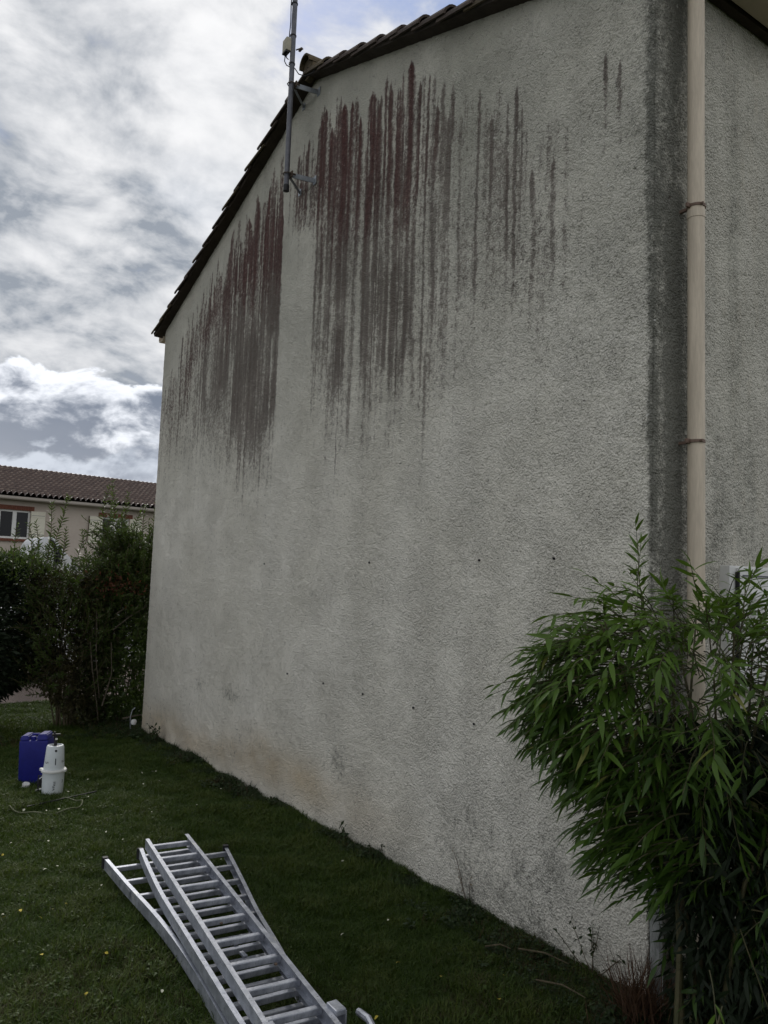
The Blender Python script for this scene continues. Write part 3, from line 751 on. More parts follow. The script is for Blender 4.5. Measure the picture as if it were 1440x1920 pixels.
for (xa, ya, ln) in ((-1.676, 2.40, .10), (-1.674, 2.22, .12)):
    o = box('sticker', (xa-LO.x-.0012, ya-LO.y, .038), (.0012, ln, .036), M['galv'], rC1); o.rotation_euler = (0, 0, 0)
def endcap(x, y, z, ang_, par, s=(.034, .035, .066)):
    o = box('end_cap', (0, 0, 0), s, M['black_rubber'], par, .004); o.location = (x-LO.x, y-LO.y, z); o.rotation_euler = (0, 0, ang_)
endcap(-1.669, 2.705, .040, 0, rC1); endcap(-.948, 2.545, .045, R(-10), rC2); endcap(-1.492, 2.585, .10, R(10), rB1)
for x, y, z in ((-1.43, .335, .208), (-1.705, .33, .208)):
    g = box('guide_bracket', (x-LO.x, y-LO.y, z), (.045, .075, .022), M['alu'], lad, .004)
    box('bracket_lip', (x-LO.x+(.024 if x > -1.5 else -.024), y-LO.y, z-.03), (.006, .07, .06), M['alu'], g, .001)
tube('locking_hook', [(-1.33-LO.x, .33-LO.y, .17), (-1.345-LO.x, .24-LO.y, .19), (-1.37-LO.x, .12-LO.y, .17)], .014, M['alu'], lad, 8)
for x, y in ((-1.475, 1.19), (-1.485, 1.06)):
    o = box('locking_tab', (x-LO.x, y-LO.y, .122), (.02, .05, .012), M['alu'], lad, .003)
for (x, y) in ((-1.50, 1.30), (-1.45, .83)):
    box('rail_bolt', (x-LO.x-.03, y-LO.y-.08, .208), (.012, .012, .008), M['rust'], lad, .002)

# ------------------------------------------------------------------ jerrycan, sprayer and bits
gz = lambda x, y: float(ground(x, y))
jc = thing('jerrycan', 'tall dark blue plastic jerrycan standing on the lawn', 'jerrycan', (-1.575, 5.42, gz(-1.575, 5.42)), R(-28))
jc.rotation_euler = (R(0.5), R(-2.0), R(-28))
bm = bmesh.new()
add_box(bm, (0, 0, .205), (.255, .20, .41), None, .022)
bm_obj('body', bm, M['blue'], jc, smooth=True)
bm = bmesh.new()
for sx, wv, h in ((-.082, .085, .040), (.070, .105, .050)):
    vs = add_box(bm, (sx, 0, .41+h/2), (wv, .19, h), None, 0)
    for v in vs:
        if v.co.z > .42: v.co.x = sx + (v.co.x-sx)*.72; v.co.y *= .84
es = [e for e in bm.edges]; bmesh.ops.bevel(bm, geom=es, offset=.008, segments=2, affect='EDGES')
bm_obj('shoulder', bm, M['blue'], jc, smooth=True)
bm = bmesh.new(); add_tube(bm, [(-.05, 0, .425), (-.03, 0, .447), (.02, 0, .447), (.05, 0, .43)], .012, 8); bm_obj('handle', bm, M['blue'], jc, smooth=True)
bm = bmesh.new(); add_lathe(bm, [(.024, .40), (.024, .435), (.019, .44), (0, .44)], 16, (-.012, -.055, 0)); bm_obj('cap', bm, M['blue'], jc, smooth=True)

sp = thing('pressure_sprayer', 'white plastic pump sprayer with black handle standing before the blue jerrycan', 'sprayer', (-1.545, 4.87, gz(-1.545, 4.87)+.01), R(-12))
bm = bmesh.new(); add_lathe(bm, [(.078, 0), (.084, .015), (.087, .10), (.089, .19), (.091, .20)], 40); bm_obj('tank', bm, M['white_plastic'], sp, smooth=True)
bm = bmesh.new(); add_lathe(bm, [(.089, .196), (.101, .200), (.103, .212), (.096, .222), (.084, .224)], 40)
for a in (R(-30), R(165)): add_box(bm, (math.cos(a)*.103, math.sin(a)*.103, .214), (.022, .03, .022), Matrix.Rotation(a, 3, 'Z'), .004)
bm_obj('rim', bm, M['white_pvc'], sp, smooth=True)
bm = bmesh.new(); add_lathe(bm, [(.084, .222), (.078, .30), (.070, .405), (.064, .418), (.052, .420), (.050, .408), (.0, .408)], 40); up_ = bm_obj('upper_cone', bm, M['white_plastic'], sp, smooth=True)
bm = bmesh.new(); add_lathe(bm, [(.030, .406), (.030, .414), (.013, .420), (.013, .468), (.010, .475), (.010, .50), (0, .50)], 16)
add_box(bm, (0, 0, .505), (.07, .020, .018), None, .006); add_tube(bm, [(-.01, 0, .47), (-.012, .0, .53)], .008, 8)
bm_obj('pump_handle', bm, M['black_rubber'], sp, smooth=True)
bm = bmesh.new(); add_box(bm, (.004, -.012, .470), (.018, .012, .014), None, .003); bm_obj('pump_catch', bm, M['white_pvc'], sp)
# direction of the camera side, local angle
cang = math.atan2(CAM[1]-4.87, CAM[0]+1.545) - R(-12)
def r_at(z): return float(np.interp(z, [0, .015, .10, .19, .222, .30, .405], [.078, .084, .087, .089, .084, .078, .070]))
bm = bmesh.new(); a = cang+.10; z = .383; rr_ = r_at(z); add_lathe(bm, [(.0095, 0), (.0095, .006), (0, .006)], 14)
bmesh.ops.transform(bm, matrix=Matrix.Translation((math.cos(a)*(rr_-.002), math.sin(a)*(rr_-.002), z)) @ Matrix.Rotation(a, 4, 'Z') @ Matrix.Rotation(R(90), 4, 'Y'), verts=bm.verts)
bm_obj('valve', bm, M['black_rubber'], sp)
def text_mesh(s, size):
    cu = bpy.data.curves.new('txt', 'FONT'); cu.body = s; cu.size = size; cu.align_x = 'CENTER'; cu.align_y = 'CENTER'; cu.resolution_u = 3
    o = bpy.data.objects.new('txt', cu); COL.objects.link(o); dg = bpy.context.evaluated_depsgraph_get(); dg.update()
    me = bpy.data.meshes.new_from_object(o.evaluated_get(dg)); bpy.data.objects.remove(o); return me
def wrap_text(s, size, a0, zc, rot, par, mat):
    me = text_mesh(s, size); cr, sr = math.cos(rot), math.sin(rot)
    for v in me.vertices:
        x, y = v.co.x*cr - v.co.y*sr, v.co.x*sr + v.co.y*cr
        z = zc + y; r_ = r_at(z)+.0012; aa = a0 + x/r_
        v.co = (math.cos(aa)*r_, math.sin(aa)*r_, z)
    me.materials.clear(); me.materials.append(mat)
    return link('printed_mark', me, par)
wrap_text('1', .080, cang+.12, .290, 0, sp, M['ink'])
wrap_text('5', .046, cang-.85, .285, R(-90), sp, M['ink'])
wrap_text('2', .046, cang+1.0, .290, R(-90), sp, M['ink'])
def scribble(a0, z0, par):
    me = bpy.data.meshes.new('printed_mark'); V = []; F = []
    rs = np.random.default_rng(3)
    for k in range(9):
        z = z0 + k*.0085; da = rs.uniform(-.05, .05); hl = rs.uniform(.006, .013); tl = rs.uniform(-.008, .008)
        for (ax, zz) in ((-hl, -.0022-tl*.3), (hl, -.0022+tl), (hl, .0022+tl), (-hl, .0022-tl*.3)):
            r_ = r_at(z+zz)+.0012; V.append((math.cos(a0+da+ax/r_)*r_, math.sin(a0+da+ax/r_)*r_, z+zz))
        b_ = len(V)-4; F.append((b_, b_+1, b_+2, b_+3))
    me.from_pydata(V, [], F); me.materials.append(M['ink']); link('printed_mark', me, par)
scribble(cang+.10, .060, sp)
wrap_text('3', .034, cang+.95, .125, 0, sp, M['ink'])
bm = bmesh.new(); add_tube(bm, [(-.86*.1, .05, .15), (-.115, .04, .16), (-.12, .02, .10), (-.11, .02, .03)], .006, 6); bm_obj('outlet_hose', bm, M['black_rubber'], sp, smooth=True)

tag(tube('spray_wand', [(-1.82, 4.44, gz(-1.8, 4.45)+.045), (-1.5, 4.59, gz(-1.5, 4.6)+.040), (-1.22, 4.715, gz(-1.2, 4.7)+.045)], .0065, M['black_rubber']), 'thin black spray wand lying in the grass in front of the white sprayer', 'spray wand')
hp = [(-1.93, 4.56), (-1.915, 4.42), (-1.82, 4.28), (-1.70, 4.215), (-1.56, 4.23), (-1.445, 4.32), (-1.40, 4.45), (-1.45, 4.56), (-1.53, 4.60)]
def smooth_path(P_, m=5):
    out = []
    for i in range(len(P_)-1):
        a, b_, c, e = [np.array(P_[j]) for j in (max(i-1, 0), i, i+1, min(i+2, len(P_)-1))]
        for k in range(m):
            u = k/m; out.append(tuple(.5*(2*b_+(c-a)*u+(2*a-5*b_+4*c-e)*u*u+(3*b_-a-3*c+e)*u**3)))
    return out + [P_[-1]]
hp = smooth_path(hp)
tag(tube('hose', [(x, y, gz(x, y)+.036+.010*math.sin(i*.7)) for i, (x, y) in enumerate(hp)], .005, M['olive_hose']), 'olive hose curled in an open loop on the grass', 'hose')
cp = thing('bottle_cap', 'white plastic cap lying in the grass left of the blue jerrycan', 'cap', (-1.70, 5.20, gz(-1.7, 5.2)+.03), R(20))
bm = bmesh.new(); add_lathe(bm, [(.030, 0), (.032, .03), (.028, .036), (0, .036)], 18); bmesh.ops.transform(bm, matrix=Matrix.Rotation(R(18), 4, 'X'), verts=bm.verts); bm_obj('cap_body', bm, M['white_pvc'], cp, smooth=True)
bm = bmesh.new(); add_box(bm, (-.04, -.005, .008), (.03, .012, .006), None, .002); bm_obj('cap_strap', bm, M['white_pvc'], cp)
bb = thing('battery_case', 'small black case with white carry strap behind the sprayer', 'case', (-1.575, 5.10, gz(-1.575, 5.1)+.02), R(-20))
box('case_body', (0, 0, .045), (.07, .06, .09), M['black_rubber'], bb, .006)
tube('strap', [(-.035, -.02, .085), (-.015, -.03, .105), (.03, -.03, .115)], .005, M['white_pvc'], bb, 6)
nz_ = thing('nozzle_tube', 'short white plastic tube lying in the grass beside the sprayer foot', 'tube', (-1.62, 4.96, gz(-1.62, 4.96)+.045), R(15))
bm = bmesh.new(); add_tube(bm, [(-.05, 0, 0), (.035, 0, .004)], [.007, .010], 8); bm_obj('tube_body', bm, M['white_pvc'], nz_, smooth=True)
bm = bmesh.new(); add_tube(bm, [(.035, 0, .004), (.05, 0, .006)], [.013, .013], 8); bm_obj('tube_collar', bm, M['white_pvc'], nz_, smooth=True)

# post at the corner
stk = thing('corner_stake', 'weathered grey white angle post stuck in the ground at the house corner', 'stake', (-.075, -.115, .0), R(20))
bm = bmesh.new(); s_ = [(0, 0), (.045, 0), (.045, .005), (.005, .005), (.005, .04), (0, .04)]
n = 14; rings = []
for i in range(n+1):
    z = -.05 + .70*i/n; lean = (-.045*(z/.65), -.0)
    rings.append([bm.verts.new((u+lean[0]+rr.uniform(-.001, .001), v+rr.uniform(-.001, .001), z+(rr.uniform(-.02, .02) if i == n else 0))) for u, v in s_])
for i in range(n):
    for k in range(6): bm.faces.new((rings[i][k], rings[i][(k+1) % 6], rings[i+1][(k+1) % 6], rings[i+1][k]))
bm.faces.new(list(reversed(rings[0]))); bm.faces.new(rings[-1]); bmesh.ops.recalc_face_normals(bm, faces=bm.faces)
bm_obj('angle_profile', bm, M['stake'], stk)
for z in (.42, .2): box('screw', (.012-.03*z/.65, -.002, z), (.008, .004, .008), M['rust'], stk)

# white bent pipe end by the far corner
wp = thing('standpipe', 'small white bent pipe beside the far end of the gable', 'pipe', (-.12, 7.48, gz(-.12, 7.5)))
tube('pipe_bend', [(0, 0, 0), (-.015, 0, .10), (-.02, 0, .20), (.0, 0, .28), (.035, 0, .31)], .006, M['galv'], wp, 8)
bm = bmesh.new(); add_lathe(bm, [(.0, .10), (.028, .11), (.036, .14), (.028, .165), (0, .17)], 12, (.02, -.02, 0)); bm_obj('float_ball', bm, M['white_pvc'], wp, smooth=True)

# ------------------------------------------------------------------ far house
FQ = Vector((4.517, 31.301, 0)); fa = math.atan2(.14486, .98945)
fh = thing('neighbour_house', 'cream neighbouring house with brown tiled roof beyond the hedge', 'house', FQ, fa)
# local: x along facade, -y towards camera, z absolute
bm = bmesh.new()
def fwall():
    X0, X1, Z0, Z1 = -9, 9, 1.0, 4.40
    holes = [(-3.24, -2.08, 2.83, 3.95), (.82, 2.02, 2.83, 3.95), (-7.2, -6.0, 2.83, 3.95)]
    xs_ = sorted({X0, X1, *[h[0] for h in holes], *[h[1] for h in holes]}); zs_ = [Z0, 2.83, 3.95, Z1]
    for i in range(len(xs_)-1):
        for j in range(3):
            cx, cz = (xs_[i]+xs_[i+1])/2, (zs_[j]+zs_[j+1])/2
            if any(h[0] < cx < h[1] and h[2] < cz < h[3] for h in holes): continue
            quad(bm, [(xs_[i], 0, zs_[j]), (xs_[i+1], 0, zs_[j]), (xs_[i+1], 0, zs_[j+1]), (xs_[i], 0, zs_[j+1])])
    for h in holes:
        x0, x1, z0, z1 = h
        for a_, b_ in (((x0, z0), (x1, z0)), ((x1, z0), (x1, z1)), ((x1, z1), (x0, z1)), ((x0, z1), (x0, z0))):
            quad(bm, [(a_[0], 0, a_[1]), (b_[0], 0, b_[1]), (b_[0], .18, b_[1]), (a_[0], .18, a_[1])])
        quad(bm, [(x0, .18, z0), (x1, .18, z0), (x1, .18, z1), (x0, .18, z1)])
    for x in (X0, X1): bm.faces.new([bm.verts.new(p) for p in ((x, 0, Z0), (x, 8, Z0), (x, 8, Z1), (x, 4, 5.9), (x, 0, Z1))])
    quad(bm, [(X0, 8, Z0), (X1, 8, Z0), (X1, 8, Z1), (X0, 8, Z1)])
fwall(); bmesh.ops.remove_doubles(bm, verts=bm.verts, dist=.0001)
bm_obj('wall', bm, M['far_render'], fh)
# roof surface: rolls and courses
fsl = math.atan2(1.55, 4.25)
def far_roof(flip):
    cols = 84; seg = 8; rows = 13; pit = .218
    u = np.linspace(-9.2, -9.2+cols*pit, cols*seg+1)
    L_ = 4.55
    v = []; lift = []
    for r_ in range(rows): v += [r_/rows*L_, (r_+.97)/rows*L_]; lift += [.10, .0]
    v = np.array(v); lift = np.array(lift)
    U, Vv = np.meshgrid(u, v, indexing='ij'); Lf = np.repeat(lift[None, :], len(u), 0)
    col = np.floor((U+9.2)/pit+1e-6); ph = ((U+9.2)/pit) % 1
    H = .085*np.sin(np.pi*ph)**1.0 + Lf*(.6+.5*np.sin(np.pi*ph)) + .006*vnoise(col*3.1, np.floor(Vv/L_*rows)*2.3, 7)
    Y = -.28 + Vv*math.cos(fsl) - H*math.sin(fsl); Z = 4.46 + Vv*math.sin(fsl) + H*math.cos(fsl)
    if flip: Y = 8 - Y
    Vx = np.stack([U, Y, Z], -1).reshape(-1, 3); nx, ny = U.shape; i = np.arange(nx*ny).reshape(nx, ny)
    F = np.stack([i[:-1, :-1], i[1:, :-1], i[1:, 1:], i[:-1, 1:]], -1).reshape(-1, 4)
    lip_glint = (np.sin(np.pi*ph)**2*.9+.1)*(Lf > .05)*(.5+.5*vnoise(col*2.3, np.floor(Vv/L_*rows)*1.7, 5))
    me = mesh_from('roof', Vx, F, M['far_tile'], False); a = me.attributes.new('lip_glint', 'FLOAT', 'POINT'); a.data.foreach_set('value', lip_glint.astype(np.float32).ravel())
    o = link('roof', me, fh); return o
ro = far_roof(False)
bm = bmesh.new(); quad(bm, [(-9.2, 4.0, 5.98), (9.1, 4.0, 5.98), (9.1, 8.3, 4.44), (-9.2, 8.3, 4.44)]); bm_obj('rear_roof', bm, M['far_tile'], fh)
rm = tile_mesh(.13, .50, .02, 8, .86); rm.materials[0] = M['far_tile']
for k in range(41):
    o = link('ridge_tile', rm, fh, loc=(-9.1+k*.443, 4.0, 5.985)); o.rotation_euler = (0, R(-2.5), 0)
bm = bmesh.new(); add_prism(bm, [(-.30, 4.32), (-.42, 4.33), (-.45, 4.37), (-.45, 4.46), (-.43, 4.46), (-.42, 4.38), (-.31, 4.36), (-.29, 4.46), (-.02, 4.46), (-.02, 4.33)], -9.1, 9.1, lambda u, v, h: (h, u, v))
bmesh.ops.recalc_face_normals(bm, faces=bm.faces); bm_obj('gutter', bm, M['far_gutter'], fh)
def far_window(x0, x1, shutters):
    wn = box('window', ((x0+x1)/2, .10, 2.87), (x1-x0-.004, .07, .07), M['white_pvc'], fh)
    bm = bmesh.new(); z0, z1 = 2.836, 3.946
    for x in (x0+.035, x1-.035): add_box(bm, (x, .09, (z0+z1)/2), (.066, .06, z1-z0-.004))
    for z in (z1-.035,): add_box(bm, ((x0+x1)/2, .085, z), (x1-x0-.14, .06, .066))
    add_box(bm, ((x0+x1)/2, .08, (z0+z1)/2), (.15, .065, z1-z0-.14))
    bm_obj('frame', bm, M['white_pvc'], wn)
    for xa, xb in ((x0+.07, (x0+x1)/2-.077), ((x0+x1)/2+.077, x1-.07)):
        box('pane', ((xa+xb)/2, .10, (z0+z1)/2+.01), (xb-xa, .02, z1-z0-.16), M['glass'], wn)
    # brick lintel of upright bricks and a brick sill
    nb = 22; Lx0, Lx1 = x0-.17, x1+.13
    bm = bmesh.new()
    for k in range(nb):
        wv = (Lx1-Lx0)/nb; add_box(bm, (Lx0+wv*(k+.5), -.005, 4.04), (wv-.010, .05, .175))
    bm_obj('lintel', bm, M['brick'], fh)
    bm = bmesh.new()
    for k in range(nb):
        wv = (x1-x0+.1)/nb; add_box(bm, (x0-.05+wv*(k+.5), -.03, 2.77), (wv-.008, .10, .10))
    bm_obj('sill', bm, M['brick'], fh)
    for xa, xb in shutters:
        sh = box('shutter', ((xa+xb)/2, -.03, 3.39), (xb-xa, .035, 1.12), M['shutter'], fh, .003)
        for z in (3.75, 3.0):
            box('batten', ((xa+xb)/2, -.055, z), (xb-xa-.03, .02, .09), M['shutter'], sh)
            box('hinge_strap', ((xa+xb)/2, -.068, z+.035), (xb-xa-.06, .006, .016), M['galv_dark'], sh)
far_window(-3.24, -2.08, [(-2.07, -1.52)])
far_window(.82, 2.02, [(.27, .81), (2.03, 2.56)])
far_window(-7.2, -6.0, [(-7.75, -7.21), (-5.99, -5.45)])
tube('shutter_stay', [(.25, -.05, 3.95), (.24, -.06, 3.5), (.22, -.06, 3.3), (.20, -.04, 2.9)], .018, M['rust'], fh, 6)

# ------------------------------------------------------------------ white van behind the hedge
vn = thing('parked_truck', 'white vehicle with dark window edge half hidden behind the hedge', 'vehicle', (0, 13.2, 0))
gv = float(ground(0, 13.2))
prof = [(-.34, .18), (-.37, 1.2), (-.36, 2.0), (-.33, 2.24), (-.24, 2.36), (-.10, 2.385), (-.02, 2.33), (.12, 2.13), (.28, 1.98), (.62, 1.58), (.86, 1.22), (1.45, 1.08), (1.62, .85), (1.66, .45), (1.55, .22), (.9, .18)]
bm = bmesh.new(); add_prism(bm, prof, 0, 1.8, lambda u, v, h: (u, h, v + (0 if v > 1 else gv*.7)))
bmesh.ops.recalc_face_normals(bm, faces=bm.faces)
bmesh.ops.bevel(bm, geom=[e for e in bm.edges], offset=.02, segments=2, affect='EDGES')
bm_obj('cab', bm, M['van_white'], vn, smooth=True)
bm = bmesh.new(); add_box(bm, (-2.0, .9, .80), (3.1, 1.75, .50), None, .03); add_box(bm, (-2.0, .9, .42), (3.0, 1.2, .2), None, .02)
bm_obj('load_bed', bm, M['van_white'], vn, smooth=True)
bm = bmesh.new(); arc = [(-.31, 1.35), (-.31, 2.1), (-.27, 2.23), (-.18, 2.30), (-.10, 2.28), (-.05, 2.2), (-.03, 2.0), (-.02, 1.35)]
add_prism(bm, arc, -.02, .02, lambda u, v, h: (u, h, v))
bmesh.ops.recalc_face_normals(bm, faces=bm.faces); sw_ = bm_obj('door_panel', bm, M['van_white'], vn)
tube('window_seal', [(-.14, -.02, 2.31), (-.08, -.02, 2.27), (-.03, -.02, 2.18), (-.01, -.02, 2.04), (-.01, -.02, 1.75), (-.01, -.02, 1.3)], .034, M['black_rubber'], vn, 8)
box('mirror_arm', (.04, -.08, 2.05), (.05, .10, .36), M['black_rubber'], vn, .02)
bm = bmesh.new(); quad(bm, [(.30, .15, 1.96), (.30, 1.6, 1.96), (.66, 1.66, 1.53), (.66, .10, 1.53)]); bm.transform(Matrix.Translation((.03, 0, .03)))
r_ = bmesh.ops.extrude_face_region(bm, geom=list(bm.faces)); bmesh.ops.translate(bm, vec=(-.02, 0, -.02), verts=[g for g in r_['geom'] if isinstance(g, bmesh.types.BMVert)])
bm_obj('windscreen', bm, M['glass'], vn)
for x in (.0, -2.9):
    bm = bmesh.new(); add_lathe(bm, [(.20, -.1), (.32, -.11), (.345, -.08), (.345, .08), (.32, .11), (.20, .1)], 28); bmesh.ops.transform(bm, matrix=Matrix.Translation((x, .06, gv+.345)) @ Matrix.Rotation(R(90), 4, 'X'), verts=bm.verts)
    wh = bm_obj('wheel', bm, M['tyre'], vn, smooth=True)
    bm = bmesh.new(); add_lathe(bm, [(.0, .085), (.06, .095), (.08, .07), (.17, .06), (.205, .10)], 20); bmesh.ops.transform(bm, matrix=Matrix.Translation((x, .06, gv+.345)) @ Matrix.Rotation(R(90), 4, 'X'), verts=bm.verts)
    bm_obj('rim', bm, M['hub'], wh, smooth=True)
box('headlight', (1.50, -.0, .88+gv*.5), (.2, .06, .16), M['glass'], vn, .02)

# ------------------------------------------------------------------ foliage helpers
def leaf_template(nseg=3, wid=.2, fold=.25, droop=.25, shape='lance'):
    """unit leaf along +X, normal +Z; rows of 3 verts"""
    V = []; F = []
    for i in range(nseg+1):
        s = i/nseg
        if shape == 'lance': w_ = wid*.5*(math.sin(math.pi*min(1, s*1.0)**.62)**.9 if 0 < s < 1 else (.12 if s == 0 else 0.0))
        elif shape == 'round': w_ = wid*.5*math.sin(math.pi*(.06+.94*s))**.6 if s < 1 else 0.0
        else: w_ = wid*.5*(1-s**1.6)
        z = -droop*s*s
        V += [(s, w_, z+w_*fold), (s, 0, z), (s, -w_, z+w_*fold)]
    for i in range(nseg):
        a = i*3
        F += [(a, a+1, a+4, a+3), (a+1, a+2, a+5, a+4)]
    return np.array(V), np.array(F)
def leaf_cloud(P_, D_, N_, size, tmpl, width=None):
    """P base points, D directions, N approx normals -> big vertex/face arrays"""
    V, F = tmpl
    X = D_/np.linalg.norm(D_, axis=1, keepdims=True)
    Yv = np.cross(N_, X); Yv /= np.linalg.norm(Yv, axis=1, keepdims=True)+1e-9
    Zv = np.cross(X, Yv)
    s = size[:, None, None]
    W = P_[:, None, :] + s*(V[None, :, 0:1]*X[:, None, :] + V[None, :, 1:2]*Yv[:, None, :] + V[None, :, 2:3]*Zv[:, None, :])
    n = len(P_); k = len(V)
    FF = F[None, :, :] + (np.arange(n)*k)[:, None, None]
    return W.reshape(-1, 3), FF.reshape(-1, F.shape[1]), k
def foliage_obj(name, W, FF, k, tone, mat, parent=None):
    me = mesh_from(name, W, FF, mat, True)
    a = me.attributes.new('tone', 'FLOAT', 'POINT'); a.data.foreach_set('value', np.repeat(tone, k).astype(np.float32))
    return link(name, me, parent)
def rnd_dirs(n, r=rng):
    v = r.normal(size=(n, 3)); return v/np.linalg.norm(v, axis=1, keepdims=True)
def local(W, root): return W - np.array(root.location)[None, :]

# --- hedge shrubs made of leafy shoots
def shrub(root, base, rx, ry, hgt, n_shoot, leaf_len, mat, shoot_h=(.5, 1.0), fill=6000, fill_leaf=.05, seed=1, extra=(), fill_mat=None, zlo=.25, tmpl=None, wood=14, woodmat='stem', tone_rng=(0, 1), prof=None):
    r = np.random.default_rng(seed); tmpl = tmpl or leaf_template(3, .30, .3, .3)
    b0 = np.array(base, float)
    Ps = []; Ds = []; Ns = []; Sz = []; To = []
    bmw = bmesh.new()
    def shoot(p, d_, L_, ll, tone, bend=.25, dens=1.0, face=False):
        nn = max(4, int(L_/(.030)*dens)); q_ = p.copy(); dd = d_.copy(); pts = [q_.copy()]
        for i in range(nn):
            f_ = i/nn; dd = dd + r.normal(size=3)*.05; dd /= np.linalg.norm(dd)
            q_ = q_ + dd*L_/nn; pts.append(q_.copy())
            if f_ < .08: continue
            ax = r.normal(size=3) + (np.array([-.35, -.95, 0])*1.1 if face else 0); sdv = np.cross(dd, ax); sdv /= np.linalg.norm(sdv)+1e-9
            for sg in (1, -1):
                ld = sdv*sg*.9 + dd*(.7+.5*f_)
                Ps.append(q_.copy()); Ds.append(ld); Ns.append(dd + r.normal(size=3)*.2 + (np.array([-.2, -.6, 0]) if face else 0))
                Sz.append(ll*(1.15-.55*f_**2)*r.uniform(.75, 1.15)); To.append(np.clip(tone + r.normal()*.15 + f_*.15, 0, 1))
        add_tube(bmw, [tuple(x) for x in pts[::3]+[pts[-1]]], [.004]*len(pts[::3]) + [.0015], 4, False)
    for i in range(n_shoot):
        a = r.uniform(0, 2*math.pi); rad = math.sqrt(r.random())
        px, py = rad*math.cos(a)*rx, rad*math.sin(a)*ry
        hh = hgt*(1-.16*rad**2)*r.uniform(.86, 1.0)
        if prof: hh *= prof(px)
        p = b0 + np.array([px*.9, py*.9, hh-.35])
        d_ = np.array([px/rx*.35, py/ry*.35, 1.0]) + r.normal(size=3)*.14; d_ /= np.linalg.norm(d_)
        shoot(p, d_, r.uniform(*shoot_h)*.55, leaf_len, r.uniform(.35, .85))
    for (x, y, z0, z1, ll) in extra:
        p = np.array([x, y, z0]); shoot(p, np.array([r.normal()*.06, r.normal()*.06, 1]), z1-z0, ll*1.12, .75, dens=.80, face=True)
    # side shoots on the camera-facing and lateral faces
    ns = n_shoot*2
    for i in range(ns):
        a = r.uniform(math.pi, 2*math.pi) if r.random() < .8 else r.uniform(0, 2*math.pi)
        z = r.uniform(zlo, .95)*hgt
        taper = .75+.3*math.sin(math.pi*min(1, z/hgt))
        p = b0 + np.array([math.cos(a)*rx*.7*taper, math.sin(a)*ry*.7*taper, z])
        d_ = np.array([math.cos(a)*.7, math.sin(a)*.7, .6]) + r.normal(size=3)*.25; d_ /= np.linalg.norm(d_)
        shoot(p, d_, r.uniform(.15, .42), leaf_len*.9, r.uniform(.0, .45)+.3*(z/hgt)**2)
    W, FF, k = leaf_cloud(np.array(Ps), np.array(Ds), np.array(Ns), np.array(Sz), tmpl)
    tone = np.clip(tone_rng[0] + (tone_rng[1]-tone_rng[0])*np.array(To), 0, 1)
    foliage_obj('shoot_leaves', local(W, root), FF, k, tone, mat, root)
    # body fill
    fill = int(fill*1.7)
    th = r.uniform(0, 2*math.pi, fill); rad = r.random(fill)**.42; z = r.uniform(.02, .97, fill)
    tp = .72+.32*np.sin(np.pi*np.clip(z, 0, 1))
    lump = .85+.3*fbm(th*2.2, z*5, 2, seed)
    pr = np.array([prof(v) if prof else 1 for v in np.cos(th)*rad*rx])
    P_ = b0 + np.stack([np.cos(th)*rad*rx*tp*lump, np.sin(th)*rad*ry*tp*lump, z*hgt*pr*.97], -1)
    clump = fbm(P_[:, 0]*5, P_[:, 2]*5+P_[:, 1]*3, 3, seed+3)
    keep = clump > .34
    if root.name.startswith('loose'): keep &= (P_[:, 0] > -.62 - (P_[:, 2]-b0[2])*.9)
    P_ = P_[keep]; clump = clump[keep]
    D_ = rnd_dirs(len(P_), r)+np.array([0, -.2, .15]); N_ = rnd_dirs(len(P_), r)+np.array([0, 0, .8])
    W, FF, k = leaf_cloud(P_, D_, N_, fill_leaf*1.25*r.uniform(.6, 1.3, len(P_)), leaf_template(2, .5, .3, .2))
    tone = np.clip(sstep(clump, .35, .7)*.7 + (P_[:, 2]-b0[2])/hgt*.35 - .2 + r.normal(size=len(P_))*.12, 0, 1)*tone_rng[1]
    foliage_obj('foliage', local(W, root), FF, k, tone, fill_mat or mat, root)
    for i in range(wood):
        a = r.uniform(0, 2*math.pi); rad = r.random()
        p0 = b0 + np.array([math.cos(a)*rx*.18, math.sin(a)*ry*.2, -.05]); p1 = b0 + np.array([math.cos(a)*rad*rx*.8, math.sin(a)*rad*ry*.8, hgt*r.uniform(.6, .93)])
        mid = (p0+p1)/2 + r.normal(size=3)*np.array([.06, .06, .05]) - np.array([math.cos(a), math.sin(a), 0])*rx*.08
        add_tube(bmw, [tuple(p0), tuple(mid), tuple(p1)], [.010, .006, .003], 5, False)
    bmesh.ops.translate(bmw, vec=-Vector(root.location), verts=bmw.verts)
    bm_obj('stems', bmw, M[woodmat], root, smooth=True)

# right tall privet against the far corner
g0 = gz(0, 8)
t1 = thing('privet_shrub', 'tall leafy green shrub at the far end of the gable', 'shrub', (.02, 8.3, g0))
ex = [(-.43, 8.15, 1.9, 2.92, .085), (-.40, 8.2, 2.0, 2.8, .08), (-.20, 8.1, 2.0, 2.98, .085), (-.05, 8.2, 1.9, 2.72, .08), (.08, 8.1, 2.1, 2.70, .08), (.2, 8.2, 2.0, 2.75, .08), (-.3, 8.2, 2.0, 2.6, .08), (-.14, 8.3, 2.1, 2.85, .08), (-.48, 8.1, 1.9, 2.5, .08)]
shrub(t1, (.08, 8.4, g0), .74, .58, 2.62, 260, .075, L_PRIVET, (.5, 1.0), 12000, .05, 21, ex, L_PRIVET, prof=lambda x: 1.0 if x > -.45 else .9)
